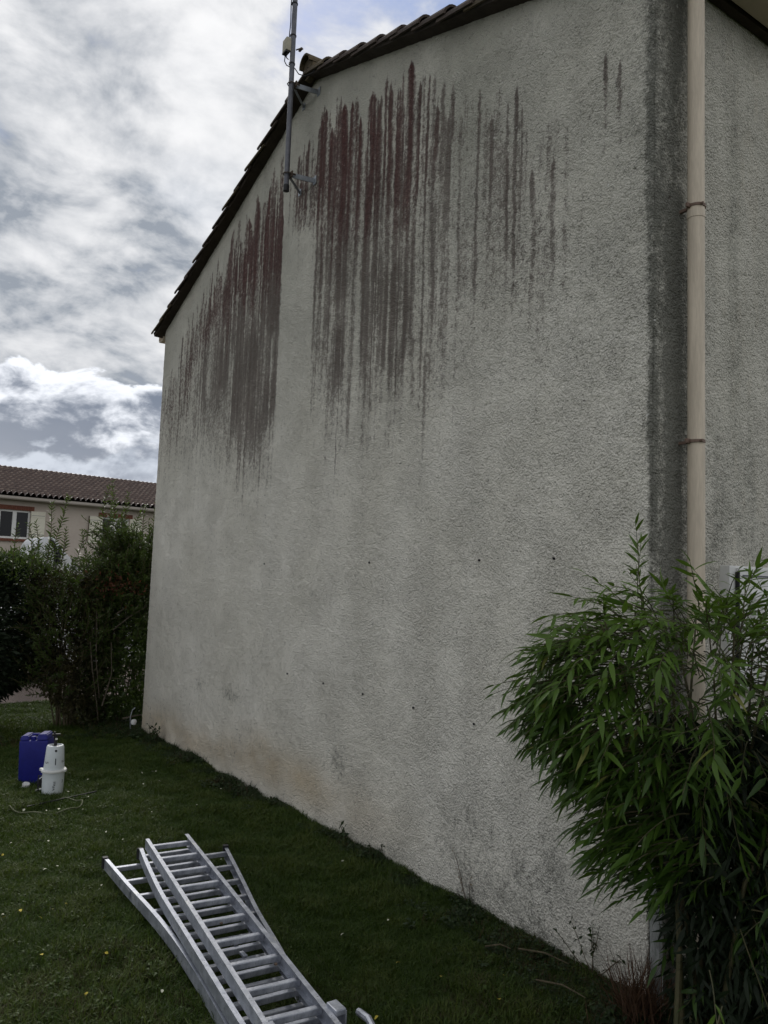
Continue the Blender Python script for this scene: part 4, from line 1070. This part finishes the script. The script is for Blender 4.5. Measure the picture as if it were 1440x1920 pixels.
# middle loose shrub with bare brown twigs
t2 = thing('loose_shrub', 'loose brownish shrub with bare twigs left of the tall green shrub', 'shrub', (-.72, 8.3, g0))
ex = [(-1.06, 8.2, 1.8, 2.74, .085), (-1.10, 8.15, 1.8, 2.62, .085), (-1.26, 8.2, 1.7, 2.36, .08), (-1.17, 8.25, 1.7, 2.42, .08), (-.93, 8.2, 1.7, 2.33, .075), (-.74, 8.2, 1.7, 2.32, .075), (-.99, 8.1, 1.6, 2.2, .075), (-1.3, 8.1, 1.6, 2.2, .075), (-1.5, 8.1, 1.7, 2.33, .075), (-.6, 8.2, 1.75, 2.28, .075)]
shrub(t2, (-.72, 8.3, g0), .66, .45, 2.14, 130, .065, L_PRIVET, (.35, .7), 8500, .045, 22, ex, L_BROWN, zlo=.2, woodmat='stem', wood=22, tone_rng=(0, .85), prof=lambda x: .96+.10*abs(x))
# pale bare branches on it
bm = bmesh.new()
for pts in ([(-.30, 7.92, 1.05), (-.12, 7.85, 1.22), (.08, 7.8, 1.36)], [(-.10, 7.86, 1.24), (-.02, 7.85, 1.36), (.0, 7.84, 1.45)], [(-.28, 7.9, 1.25), (-.1, 7.88, 1.38)],
            [(-.58, 7.9, .95), (-.53, 7.88, .55), (-.45, 7.9, .15), (-.40, 7.95, -.1)], [(-.52, 7.9, 1.3), (-.50, 7.86, .7), (-.42, 7.9, .2)], [(-.38, 7.9, .1), (-.3, 7.85, .5), (-.33, 7.85, .9)], [(-.2, 7.6, -.02), (0, 7.55, .02), (.12, 7.55, -.02)]):
    add_tube(bm, pts, [.011, .007, .005, .004][:len(pts)], 5, False)
bmesh.ops.translate(bm, vec=-Vector(t2.location), verts=bm.verts)
bm_obj('bare_branches', bm, M['twig_pale'], t2, smooth=True)
# rusty dead leaves
r = np.random.default_rng(5); n = 260
P_ = np.array([-.22, 7.85, 1.62]) + r.normal(size=(n, 3))*np.array([.20, .08, .09])
W, FF, k = leaf_cloud(P_, rnd_dirs(n, r), rnd_dirs(n, r)+np.array([0, -.8, .5]), .055*r.uniform(.6, 1.2, n), leaf_template(2, .4, .3, .3))
foliage_obj('rusty_leaves', local(W, t2), FF, k, r.random(n), leafmat('rusty', (.06, .02, .01), (.16, .055, .03), .3, .6, (.2, .06, .02)), t2)
# dark dense bush on the left
t3 = thing('dark_hedge', 'dense nearly black evergreen hedge at the left edge', 'hedge', (-2.1, 8.5, gz(-2, 8.5)))
r = np.random.default_rng(9); n = 46000
def in_bush(n, r):
    th = r.uniform(0, 2*math.pi, n); z = r.random(n); rad = r.random(n)**.3
    prof_ = np.interp(z, [0, .06, .16, .26, .42, .7, .9, 1.0], [.30, .38, .56, .80, 1.0, 1.0, .86, .62])
    lump = .88+.24*fbm(th*4, z*7, 3, 4)
    return np.stack([-2.25 + np.cos(th)*rad*1.42*prof_*lump, 8.75 + np.sin(th)*rad*.85*prof_*lump, gz(-2, 8.5)+z*2.18*(.95+.08*fbm(np.cos(th)*6+rad*3, th*0, 2, 6))], -1), rad, z
P_, rad, z = in_bush(n, r)
D_ = (P_-np.array([-2.25, 8.75, .9]))*np.array([1, 1, .6]); D_ /= np.linalg.norm(D_, axis=1, keepdims=True); D_ += rnd_dirs(n, r)*.7
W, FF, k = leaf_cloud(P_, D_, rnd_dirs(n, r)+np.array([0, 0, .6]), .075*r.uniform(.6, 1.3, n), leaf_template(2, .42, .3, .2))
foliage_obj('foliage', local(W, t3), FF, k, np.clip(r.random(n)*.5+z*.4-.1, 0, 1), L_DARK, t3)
Ps = []
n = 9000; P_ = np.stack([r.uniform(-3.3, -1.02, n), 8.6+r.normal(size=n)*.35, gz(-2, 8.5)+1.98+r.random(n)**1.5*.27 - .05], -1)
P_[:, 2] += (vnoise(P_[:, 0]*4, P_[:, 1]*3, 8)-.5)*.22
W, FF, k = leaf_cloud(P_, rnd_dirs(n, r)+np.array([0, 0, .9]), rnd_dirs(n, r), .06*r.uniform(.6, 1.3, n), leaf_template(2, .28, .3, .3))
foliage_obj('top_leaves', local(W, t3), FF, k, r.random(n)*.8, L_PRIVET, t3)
bm = bmesh.new()
for i in range(6):
    x = r.uniform(-2.6, -1.8); add_tube(bm, [(x, 8.75, -.3), (x+r.normal()*.1, 8.7, .6), (x+r.normal()*.2, 8.7, 1.6)], [.035, .025, .01], 6, False)
bmesh.ops.translate(bm, vec=-Vector(t3.location), verts=bm.verts); bm_obj('trunk', bm, M['stem'], t3, smooth=True)

# ------------------------------------------------------------------ bamboo
bmb = thing('bamboo_clump', 'dark green bamboo clump with drooping pointed leaves hiding the house corner', 'bamboo', (-.22, -.46, 0))
r = np.random.default_rng(31)
BC = np.array([-.40, -.50, 1.43]); E1 = np.array([.83, -.56, 0]); E2 = np.array([-.56, -.83, 0])           # crown centre
culms = bmesh.new(); twigs = bmesh.new()
Lp = []; Ld = []; Ln = []; Ls = []; Lt = []
LEAN = np.zeros(3)
def spray(p, d_, L_, tone, droop=.5, n_leaf=9, ll=.10):
    q_ = p.copy(); dd = d_/np.linalg.norm(d_); pts = [q_.copy()]; ns = 7
    for i in range(ns):
        dd = dd + np.array([0, 0, -droop/ns]) + r.normal(size=3)*.05; dd /= np.linalg.norm(dd)
        q_ = q_ + dd*L_/ns; pts.append(q_.copy())
    add_tube(twigs, [tuple(x) for x in pts], np.linspace(.0026, .001, ns+1).tolist(), 4, False)
    for j in range(n_leaf):
        f_ = .25 + .75*(j+1)/n_leaf; k_ = f_*ns; i0 = min(int(k_), ns-1); pp = pts[i0] + (pts[i0+1]-pts[i0])*(k_-i0)
        td = pts[i0+1]-pts[i0]; td /= np.linalg.norm(td)
        sdv = np.cross(td, [0, 0, 1.0]); sdv /= np.linalg.norm(sdv)+1e-9
        sg = 1 if j % 2 else -1
        if j == n_leaf-1: sg = 0
        ld = td*r.uniform(.55, 1.0) + sdv*sg*r.uniform(.35, 1.0) + np.array([0, 0, -r.uniform(-.2, .32)]) + r.normal(size=3)*.14 + LEAN
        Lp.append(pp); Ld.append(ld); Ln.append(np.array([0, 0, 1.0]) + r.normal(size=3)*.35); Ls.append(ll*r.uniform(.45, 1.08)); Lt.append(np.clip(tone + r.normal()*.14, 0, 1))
CAMV = CAM
for i in range(30):
    b0 = np.array([-.22+r.normal()*.13, -.46+r.normal()*.08, -.08])
    top = BC + E1*r.uniform(-.45, .85) + E2*r.uniform(-.25, .3) + np.array([0, 0, r.uniform(-.05, .32)])
    mid = b0*.4 + top*.6; mid[:2] = b0[:2]*.62 + top[:2]*.38
    add_tube(culms, [tuple(b0), tuple((b0+mid)/2+r.normal(size=3)*.01), tuple(mid), tuple(top)], [.011, .010, .008, .003], 6, False)
for i in range(1050):
    u = r.uniform(-1, 1.45); ph = r.uniform(0, 2*math.pi); rad = r.uniform(.1, 1.0)**.45
    cs_ = math.sqrt(max(0, 1-(u/1.0)**2)) if u < 0 else (1.0 if u < .9 else .9)
    ev, ew = math.cos(ph)*cs_*rad, math.sin(ph)*cs_*rad
    zc = .02*(max(0, -u))**1.5 - .02*u - .20*max(0, u-.15)
    p = BC + E1*u*.60*(1 if u > 0 else .80) + E2*ev*.34 + np.array([0, 0, zc + ew*.36 - (0 if ew > 0 else .0)])
    out = E1*(u*.9 if u < .6 else r.normal()*.6) + E2*(ev*.8+.25) + np.array([0, 0, ew*.5+.22]) + r.normal(size=3)*.25
    if u < .1: out = out + E1*(-.8)*min(1, .4-u) + np.array([0, 0, -.12])
    spray(p, out, r.uniform(.14, .30), .10+.95*rad*max(0.0, .38+.6*ew), r.uniform(.2, 1.1), int(r.integers(6, 11)), r.uniform(.085, .115))  # tone climbs towards crown top: light and shade put into leaf colour
LEAN = E1*(-.45)
for i in range(190):   # wedge of leaves sweeping left and down below the crown
    z = r.uniform(.80, 1.30); ul = -.62 + (1.30-z)*.66
    u = ul + abs(r.normal())*.22; v = r.uniform(-.20, .22)
    if u > .05: continue
    p = BC*[1, 1, 0] + E1*u*.6 + E2*v + np.array([0, 0, z])
    out = E1*(-1.0+r.normal()*.3) + E2*(v*1.2+r.normal()*.3) + np.array([0, 0, .05])
    spray(p, out, r.uniform(.12, .26), r.uniform(.1, .6)*(z-.3), r.uniform(.5, 1.0), int(r.integers(6, 10)), r.uniform(.085, .11))  # lower leaves get a darker tone, painting the shade below the crown
LEAN = np.zeros(3)
for i in range(300):   # inside the clump, shade put in as dark leaf tone
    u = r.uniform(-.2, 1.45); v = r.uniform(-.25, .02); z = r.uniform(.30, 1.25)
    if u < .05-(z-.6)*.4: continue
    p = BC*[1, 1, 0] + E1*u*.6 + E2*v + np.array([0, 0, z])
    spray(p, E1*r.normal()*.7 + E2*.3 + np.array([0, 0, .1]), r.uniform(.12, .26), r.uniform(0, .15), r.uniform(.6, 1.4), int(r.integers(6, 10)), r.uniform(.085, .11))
for i in range(60):
    u = r.uniform(.1, 1.45); z = r.uniform(.75, 1.2)
    p = BC*[1, 1, 0] + E1*u*.6 + E2*r.uniform(.1, .3) + np.array([0, 0, z])
    spray(p, E1*r.normal()*.7 + E2*.3 + np.array([0, 0, .1]), r.uniform(.12, .24), r.uniform(0.1, .35), r.uniform(.6, 1.2), int(r.integers(5, 8)), r.uniform(.085, .11))
# upright tips above the crown
for x, y, z, hh in ((-.49, -.32, 1.76, .34), (-.50, -.31, 1.80, .22), (-.48, -.33, 1.70, .24), (-.49, -.32, 1.45, .30), (-.53, -.33, 1.60, .16), (-.62, -.28, 1.58, .18), (-.74, -.25, 1.54, .12), (-.16, -.62, 1.56, .14), (.0, -.72, 1.50, .12), (.12, -.8, 1.46, .12), (-.86, -.2, 1.45, .10)):
    spray(np.array([x, y, z]), np.array([-.08+r.normal()*.05, 0, 1.0]), hh, .7, .15, 10, .085)
# trailing shoots near the ground
for u_, v_, z_, o_, L_ in ((.0, .36, .75, (.35, -.2, -.9), .62), (-.05, .34, .50, (-.5, -.1, -.6), .28), (.15, .38, .45, (.3, -.1, -1), .34), (-.1, .36, .62, (-.1, -.2, -.8), .26), (.1, .38, .7, (.8, -.2, -.7), .5)):
    spray(BC*[1, 1, 0] + E1*u_ + E2*v_ + np.array([0, 0, z_]), np.array(o_), L_, .95, .4, 7, .10)
bmesh.ops.translate(culms, vec=-Vector(bmb.location), verts=culms.verts); bmesh.ops.translate(twigs, vec=-Vector(bmb.location), verts=twigs.verts)
bm_obj('culms', culms, M['culm'], bmb, smooth=True); bm_obj('twigs', twigs, M['culm'], bmb)
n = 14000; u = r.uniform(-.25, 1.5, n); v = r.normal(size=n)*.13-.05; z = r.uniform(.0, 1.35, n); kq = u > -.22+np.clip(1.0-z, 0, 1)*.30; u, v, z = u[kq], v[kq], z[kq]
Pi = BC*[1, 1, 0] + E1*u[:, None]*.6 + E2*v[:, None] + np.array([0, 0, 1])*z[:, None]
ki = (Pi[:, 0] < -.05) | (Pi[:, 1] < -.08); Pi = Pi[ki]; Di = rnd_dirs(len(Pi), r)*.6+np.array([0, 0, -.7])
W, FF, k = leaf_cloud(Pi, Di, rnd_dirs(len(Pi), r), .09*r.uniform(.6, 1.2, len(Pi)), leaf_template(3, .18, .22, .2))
inner = (W, FF, k, len(Pi))
Lp = np.array(Lp); Ld = np.array(Ld); Ln = np.array(Ln); Ls = np.array(Ls); Lt = np.array(Lt)
dist = np.linalg.norm(Lp-CAM, axis=1)
# keep the leaves out of the walls
inside = (Lp[:, 0]+Ld[:, 0]*.1 > -.03) & (Lp[:, 1]+Ld[:, 1]*.1 > -.03)
Lp, Ld, Ln, Ls, Lt, dist = [q_[~inside] for q_ in (Lp, Ld, Ln, Ls, Lt, dist)]
rel = (Lp-CAM); pxx = (rel@rt)/(rel@fw); pyy = (rel@up)/(rel@fw)
vis = (np.abs(pxx) < .49) & (np.abs(pyy) < .65)
order = np.argsort(np.where(vis, dist/Ls, 1e9)); big = order[:300]; rest = order[300:]
o = foliage_obj('inner_shade_foliage', local(inner[0], bmb), inner[1], inner[2], r.random(inner[3])*.5, L_DARK, bmb); tag(o, kind='stuff')  # dark leaf colour stands in for the shade within the clump
TB = [leaf_template(6, w_, .22, dr, 'lance') for w_, dr in ((.18, .12), (.155, .22), (.20, .30), (.165, .05), (.185, .40))]
W, FF, k = leaf_cloud(Lp[rest], Ld[rest], Ln[rest], Ls[rest], leaf_template(4, .19, .22, .2, 'lance'))
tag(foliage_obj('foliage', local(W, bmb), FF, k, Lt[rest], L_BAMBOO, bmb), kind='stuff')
lms = []
for i, (V, F) in enumerate(TB):
    for tn in (.12, .38, .62, .85, 1.0, -1):
        me = mesh_from('leaf', V, F, L_BAMBOO if tn >= 0 else L_YOUNG, True); tn = abs(tn)
        a = me.attributes.new('tone', 'FLOAT', 'POINT'); a.data.foreach_set('value', np.full(len(V), tn, np.float32)); lms.append(me)
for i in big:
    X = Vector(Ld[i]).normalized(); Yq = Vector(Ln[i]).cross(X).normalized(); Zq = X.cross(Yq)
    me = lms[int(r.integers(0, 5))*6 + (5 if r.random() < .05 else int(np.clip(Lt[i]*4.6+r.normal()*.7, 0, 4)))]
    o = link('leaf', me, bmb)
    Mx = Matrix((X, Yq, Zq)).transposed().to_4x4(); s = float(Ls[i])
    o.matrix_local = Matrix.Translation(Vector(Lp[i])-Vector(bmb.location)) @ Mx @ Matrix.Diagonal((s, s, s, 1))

# ------------------------------------------------------------------ grass (stuff) by instancing small tufts
def tuft(name, n, h, rad, wd, mat, seed, kind='grass'):
    r = np.random.default_rng(seed); V = []; F = []; tone = []
    for i in range(n):
        a = r.uniform(0, 2*math.pi); q_ = np.array([r.normal()*rad, r.normal()*rad, 0]); hh = h*r.uniform(.5, 1.15)
        if kind == 'grass':
            ln = np.array([math.cos(a), math.sin(a), 0])*hh*r.uniform(.15, .9); sd_ = np.array([-math.sin(a), math.cos(a), 0])*wd
            m_ = q_ + ln*.35 + [0, 0, hh*.6]; e_ = q_ + ln + [0, 0, hh*r.uniform(.75, 1)]
            b_ = len(V); V += [q_-sd_*.5, q_+sd_*.5, m_+sd_*.4, m_-sd_*.4, e_]
            F += [(b_, b_+1, b_+2, b_+3), (b_+3, b_+2, b_+4, b_+4)]
            tone += [r.random()]*5
        else:
            z = hh; ld = np.array([math.cos(a), math.sin(a), r.uniform(-.2, .5)]); s = wd*r.uniform(.6, 1.3)
            T_ = leaf_template(2, .8, .2, .3, 'round'); W, FF, k = leaf_cloud(np.array([q_+[0, 0, z]]), ld[None], np.array([[r.normal()*.3, r.normal()*.3, 1.0]]), np.array([s]), T_)
            b_ = len(V); V += list(W); F += [tuple(f+b_) for f in FF]; tone += [r.random()]*len(W)
    me = bpy.data.meshes.new(name); me.from_pydata([tuple(v) for v in V], [], [tuple(dict.fromkeys(int(x) for x in f)) for f in F])
    me.materials.append(mat); at = me.attributes.new('tone', 'FLOAT', 'POINT'); at.data.foreach_set('value', np.array(tone, np.float32))
    return bpy.data.objects.new(name, me)
def scatter(name, pts, scale, pick, variants, kind_tilt=.15):
    coll = bpy.data.collections.new(name+'_source')
    for i, v in enumerate(variants): v.name = 'tuft_%02d' % i if False else v.name; coll.objects.link(v)
    me = bpy.data.meshes.new(name); me.vertices.add(len(pts)); me.vertices.foreach_set('co', np.asarray(pts, np.float32).ravel())
    def at(n_, typ, arr, key='value'):
        a = me.attributes.new(n_, typ, 'POINT'); a.data.foreach_set(key, arr)
    at('scl', 'FLOAT', scale.astype(np.float32)); at('pick', 'INT', pick.astype(np.int32))
    rot = np.stack([rng.normal(size=len(pts))*kind_tilt, rng.normal(size=len(pts))*kind_tilt, rng.uniform(0, 6.28, len(pts))], -1).astype(np.float32)
    a = me.attributes.new('rot', 'FLOAT_VECTOR', 'POINT'); a.data.foreach_set('vector', rot.ravel())
    o = link(name, me)
    ng = bpy.data.node_groups.new(name, 'GeometryNodeTree')
    ng.interface.new_socket('Geometry', in_out='INPUT', socket_type='NodeSocketGeometry'); ng.interface.new_socket('Geometry', in_out='OUTPUT', socket_type='NodeSocketGeometry')
    N = ng.nodes; gi = N.new('NodeGroupInput'); go = N.new('NodeGroupOutput'); ip = N.new('GeometryNodeInstanceOnPoints'); ci = N.new('GeometryNodeCollectionInfo')
    ci.inputs['Collection'].default_value = coll; ci.inputs['Separate Children'].default_value = True; ci.inputs['Reset Children'].default_value = True
    ip.inputs['Pick Instance'].default_value = True
    def na(n_, typ):
        q_ = N.new('GeometryNodeInputNamedAttribute'); q_.data_type = typ; q_.inputs['Name'].default_value = n_; return q_.outputs['Attribute']
    L_ = ng.links.new
    m2p = N.new('GeometryNodeMeshToPoints'); L_(gi.outputs[0], m2p.inputs['Mesh'])
    L_(m2p.outputs[0], ip.inputs['Points']); L_(ci.outputs[0], ip.inputs['Instance']); L_(na('pick', 'INT'), ip.inputs['Instance Index'])
    L_(na('rot', 'FLOAT_VECTOR'), ip.inputs['Rotation']); L_(na('scl', 'FLOAT'), ip.inputs['Scale']); L_(ip.outputs[0], go.inputs[0])
    md = o.modifiers.new('scatter', 'NODES'); md.node_group = ng
    return o
gr = []
for i in range(3): gr.append(tuft('a%d' % i, 16, .050, .016, .0042, L_GRASS[0], 100+i))
for i in range(3): gr.append(tuft('b%d' % i, 16, .045, .016, .0040, L_GRASS[1], 110+i))
for i in range(2): gr.append(tuft('c%d' % i, 12, .035, .018, .0035, L_GRASS[2], 120+i))
gr.append(tuft('d0', 9, .030, .014, .016, L_GRASS[0], 130, 'leaf'))
def sample(n, x0, x1, y0, y1, r):
    return r.uniform(x0, x1, n), r.uniform(y0, y1, n)
r = np.random.default_rng(77)
X, Y = [], []
for n, x0, x1, y0, y1 in ((62000, -3.0, .05, -.7, 3.0), (44000, -3.4, -.0, 3.0, 7.4), (16000, -4.5, 1.0, 7.4, 10.7)):
    a, b_ = sample(n, x0, x1, y0, y1, r); X.append(a); Y.append(b_)
X = np.concatenate(X); Y = np.concatenate(Y)
# only what the photograph could see plus a margin
rel = np.stack([X, Y, np.zeros_like(X)], -1)-CAM; px_ = (rel@rt)/(rel@fw); py_ = (rel@up)/(rel@fw)
keep = (rel@fw > .3) & (px_ > -.66) & (px_ < .62) & (py_ > -.85)
X, Y = X[keep], Y[keep]
big_n = fbm(X*1.3, Y*1.3, 3, 301); sm = fbm(X*6, Y*6, 3, 305); dry = fbm(X*.8+3, Y*.8, 3, 309)
pick = r.integers(0, 3, len(X)); pick = np.where(sm+r.normal(size=len(X))*.08 > .52, 3+r.integers(0, 3, len(X)), pick)
dryp = sstep(dry + .4*np.exp(-((X+2.1)**2+(Y-.9)**2)/.5) + .25*np.exp(-((X+.5)**2+(Y-.4)**2)/.12), .50, .78)*.5
pick = np.where(r.random(len(X)) < dryp, 6+r.integers(0, 2, len(X)), pick); pick = np.where((r.random(len(X)) < .07), 8, pick)
scl = (.35+1.3*sm)*(.6+.8*big_n)*r.uniform(.7, 1.3, len(X))
tag(scatter('lawn_grass', np.stack([X, Y, ground(X, Y)-.002], -1), scl, pick, gr), 'short dark green grass covering the lawn', 'grass', kind='stuff')

# weeds along the foot of the gable
wd = [tuft('w%d' % i, 12, .075, .028, .030, L_WEED, 200+i, 'leaf') for i in range(4)]
wd += [tuft('x%d' % i, 12, .13, .022, .005, L_WEED, 220+i, 'grass') for i in range(2)]
wd += [tuft('y%d' % i, 10, .11, .03, .0035, M['dead'] and leafmat('dead_blade%d' % i, (.05, .03, .018), (.11, .06, .035), .1, .8, (.1, .05, .02)), 230+i, 'grass') for i in range(2)]
n = 11000; Yw = -.3 + 7.8*r.random(n)**1.35; wdth = (.07+.24*fbm(Yw*1.2, Yw*0, 2, 401))*np.interp(Yw, [0, .4, 1.2, 4, 7.5], [1.5, 1.2, .9, .8, 1.2])
off = np.abs(r.normal(size=n))*.42; Xw = -.015 - off*wdth*1.6
cl_ = fbm(Yw*5, Xw*5, 2, 405); kp = cl_ > .40; Xw, Yw = Xw[kp], Yw[kp]
pk = r.integers(0, 6, len(Xw)); pk = np.where(r.random(len(Xw)) < .18+.25*(Yw < 1.0), 6+r.integers(0, 2, len(Xw)), pk)
hs = r.uniform(.35, 1.0, len(Xw))*np.interp(Yw, [0, 1, 2, 3, 7.5], [.62, .62, .7, .75, .9])*(.6+.8*vnoise(Yw*4, Yw*0, 410))
n2_ = 900; Xb = r.uniform(-.5, .9, n2_); Yb = r.uniform(-.9, -.02, n2_); kb = ~((Xb < -.25) & (Yb < -.55)); Xb, Yb = Xb[kb], Yb[kb]
Xw = np.concatenate([Xw, Xb]); Yw = np.concatenate([Yw, Yb]); pk = np.concatenate([pk, r.integers(0, 8, len(Xb))]); hs = np.concatenate([hs, r.uniform(.4, 1.1, len(Xb))])
# leaf litter and weeds under the hedge
n3_ = 2600; Xh = r.uniform(-3.2, .2, n3_); Yh = 7.75+r.normal(size=n3_)*.28; kh = (Xh < -1.55) | (Xh > -.6) | (Yh < 7.5); Xh, Yh = Xh[kh], Yh[kh]
Xw = np.concatenate([Xw, Xh]); Yw = np.concatenate([Yw, Yh]); pk = np.concatenate([pk, r.integers(0, 8, len(Xh))]); hs = np.concatenate([hs, r.uniform(.3, .9, len(Xh))])
tag(scatter('wall_weeds', np.stack([Xw, Yw, ground(Xw, Yw)-.004], -1), hs, pk, wd), 'dark low weeds and ivy along the foot of the gable wall', 'weeds', kind='stuff')

# dry reddish tuft by the stake
dg_ = thing('dry_grass_tuft', 'reddish brown dead grass tuft beside the corner stake', 'dry grass', (-.17, -.09, 0))
n = 420; P_ = np.stack([r.normal(size=n)*.055, r.normal(size=n)*.045, np.zeros(n)], -1); D_ = np.stack([r.normal(size=n)*.25-.1, r.normal(size=n)*.25, np.ones(n)], -1)
W, FF, k = leaf_cloud(P_, D_, rnd_dirs(n, r), r.uniform(.10, .32, n), leaf_template(4, .022, .1, .45, 'blade'))
foliage_obj('blades', W, FF, k, r.random(n), leafmat('dead_grass', (.040, .022, .012), (.12, .066, .038), .2, .8, (.12, .07, .03)), dg_)

# a few countable weeds against the wall
def sprig(name, label, cat, x, y, h, n, leafl, mat, stemmat, seed, spread=.25, group=None):
    rs = np.random.default_rng(seed); t = thing(name, label, cat, (x, y, gz(x, y)), group=group); bm = bmesh.new(); P_ = []; D_ = []
    for i in range(n):
        dd = np.array([rs.normal()*spread*.6, rs.normal()*spread, 1.0]); dd /= np.linalg.norm(dd); hh = h*rs.uniform(.6, 1.0); pts = [np.array([0, 0, 0.0])]
        for k_ in range(6):
            dd = dd + rs.normal(size=3)*.08; pts.append(pts[-1]+dd/np.linalg.norm(dd)*hh/6)
            if k_ > 1: P_ += [pts[-1]]*2; s_ = rs.normal(size=3); D_ += [s_, -s_+[0, 0, .3]]
        for p_ in pts: p_[0] = min(p_[0], .012)
        add_tube(bm, [tuple(p_) for p_ in pts], [.0022]*6+[.001], 4, False)
    bm_obj('stem', bm, M[stemmat], t)
    W, FF, k = leaf_cloud(np.array(P_), np.array(D_, float), rnd_dirs(len(P_), rs)+np.array([0, 0, 1]), leafl*rs.uniform(.6, 1.2, len(P_)), leaf_template(2, .5, .3, .2))
    foliage_obj('leaves', W, FF, k, rs.random(len(P_)), mat, t)
sprig('dry_weed', 'thin dry weed stalk leaning on the wall with pale seed head', 'weed', -.03, 1.20, .34, 3, .018, leafmat('seedhead', (.2, .15, .1), (.4, .34, .28), .3, .8), 'twig_pale', 1, .5)
sprig('green_sprig', 'tallest dark sprig at the wall foot above the middle of the ladder', 'weed', -.03, 2.55, .16, 3, .04, L_WEED, 'stem', 2)
sprig('green_sprig', 'slender dark sprig at the wall foot just right of the tallest sprig', 'weed', -.03, 2.18, .17, 2, .022, L_WEED, 'stem', 3)
sprig('climbing_weed', 'small leafy weed climbing the wall left of the reddish dead grass', 'weed', -.03, .30, .26, 6, .03, L_WEED, 'stem', 4, .5)
sprig('corner_weed', 'dark bushy weed at the far end of the wall foot', 'weed', -.10, 6.6, .26, 9, .05, L_WEED, 'stem', 5, .4)

# fallen yellow leaves and clover flowers
V, F = leaf_template(3, .8, .35, .2, 'round'); fl_m = mesh_from('fallen_leaf', V, F, M['yellow_leaf'], True); fp_m = mesh_from('clover_flower', V, F, M['petal'], True)
def lay(me, name, label, cat, group, x, y, s):
    o = link(name, me); o.location = (x, y, gz(x, y)+.044); o.scale = (s, s, s); o.rotation_euler = (r.normal()*.35, r.normal()*.35, r.uniform(0, 6.28)); tag(o, label, cat, group)
ylw = [(-2.14, 3.35), (-2.28, 2.30), (-2.20, 2.33), (-2.13, 2.22), (-2.05, 2.28), (-1.98, 2.33), (-2.10, 1.30), (-.70, .60), (-.62, .30), (-1.15, .48), (-.95, .22), (-1.93, 1.62), (-2.36, 2.05), (-.78, .82), (-1.83, 2.05), (-2.20, 1.75), (-1.45, .33), (-.45, .45)]
for x, y in ylw: lay(fl_m, 'fallen_leaf', 'small yellow fallen leaf on the grass', 'leaf', 'yellow fallen leaves on the lawn', x, y, r.uniform(.014, .024))
for k_ in range(64):
    y = r.uniform(.5, 6.2); x = r.uniform(-2.3, -.25) if y < 4.3 else r.uniform(-2.1, -.5)
    lay(fp_m, 'clover_flower', 'tiny pale flower speck in the lawn', 'flower', 'pale flower specks in the lawn', x, y, r.uniform(.011, .019)*(1+.06*y))
# twigs lying at the foot of the wall near the camera
for i, (a_, b_, lb) in enumerate((((-.36, .34), (-.30, .10), 'bare brown twig lying in the weeds near the corner'), ((-.20, .62), (-.12, .36), 'thin pale twig lying against the wall foot'), ((-.33, .72), (-.25, .62), 'short pale stick lying at the edge of the weeds'))):
    za, zb = gz(*a_)+.05, gz(*b_)+.06
    tag(tube('twig', [(a_[0], a_[1], za), ((a_[0]+b_[0])/2+.015, (a_[1]+b_[1])/2, (za+zb)/2+.012), (b_[0], b_[1], zb)], [.0045, .004, .002], M['stem'], None, 6), lb, 'twig')
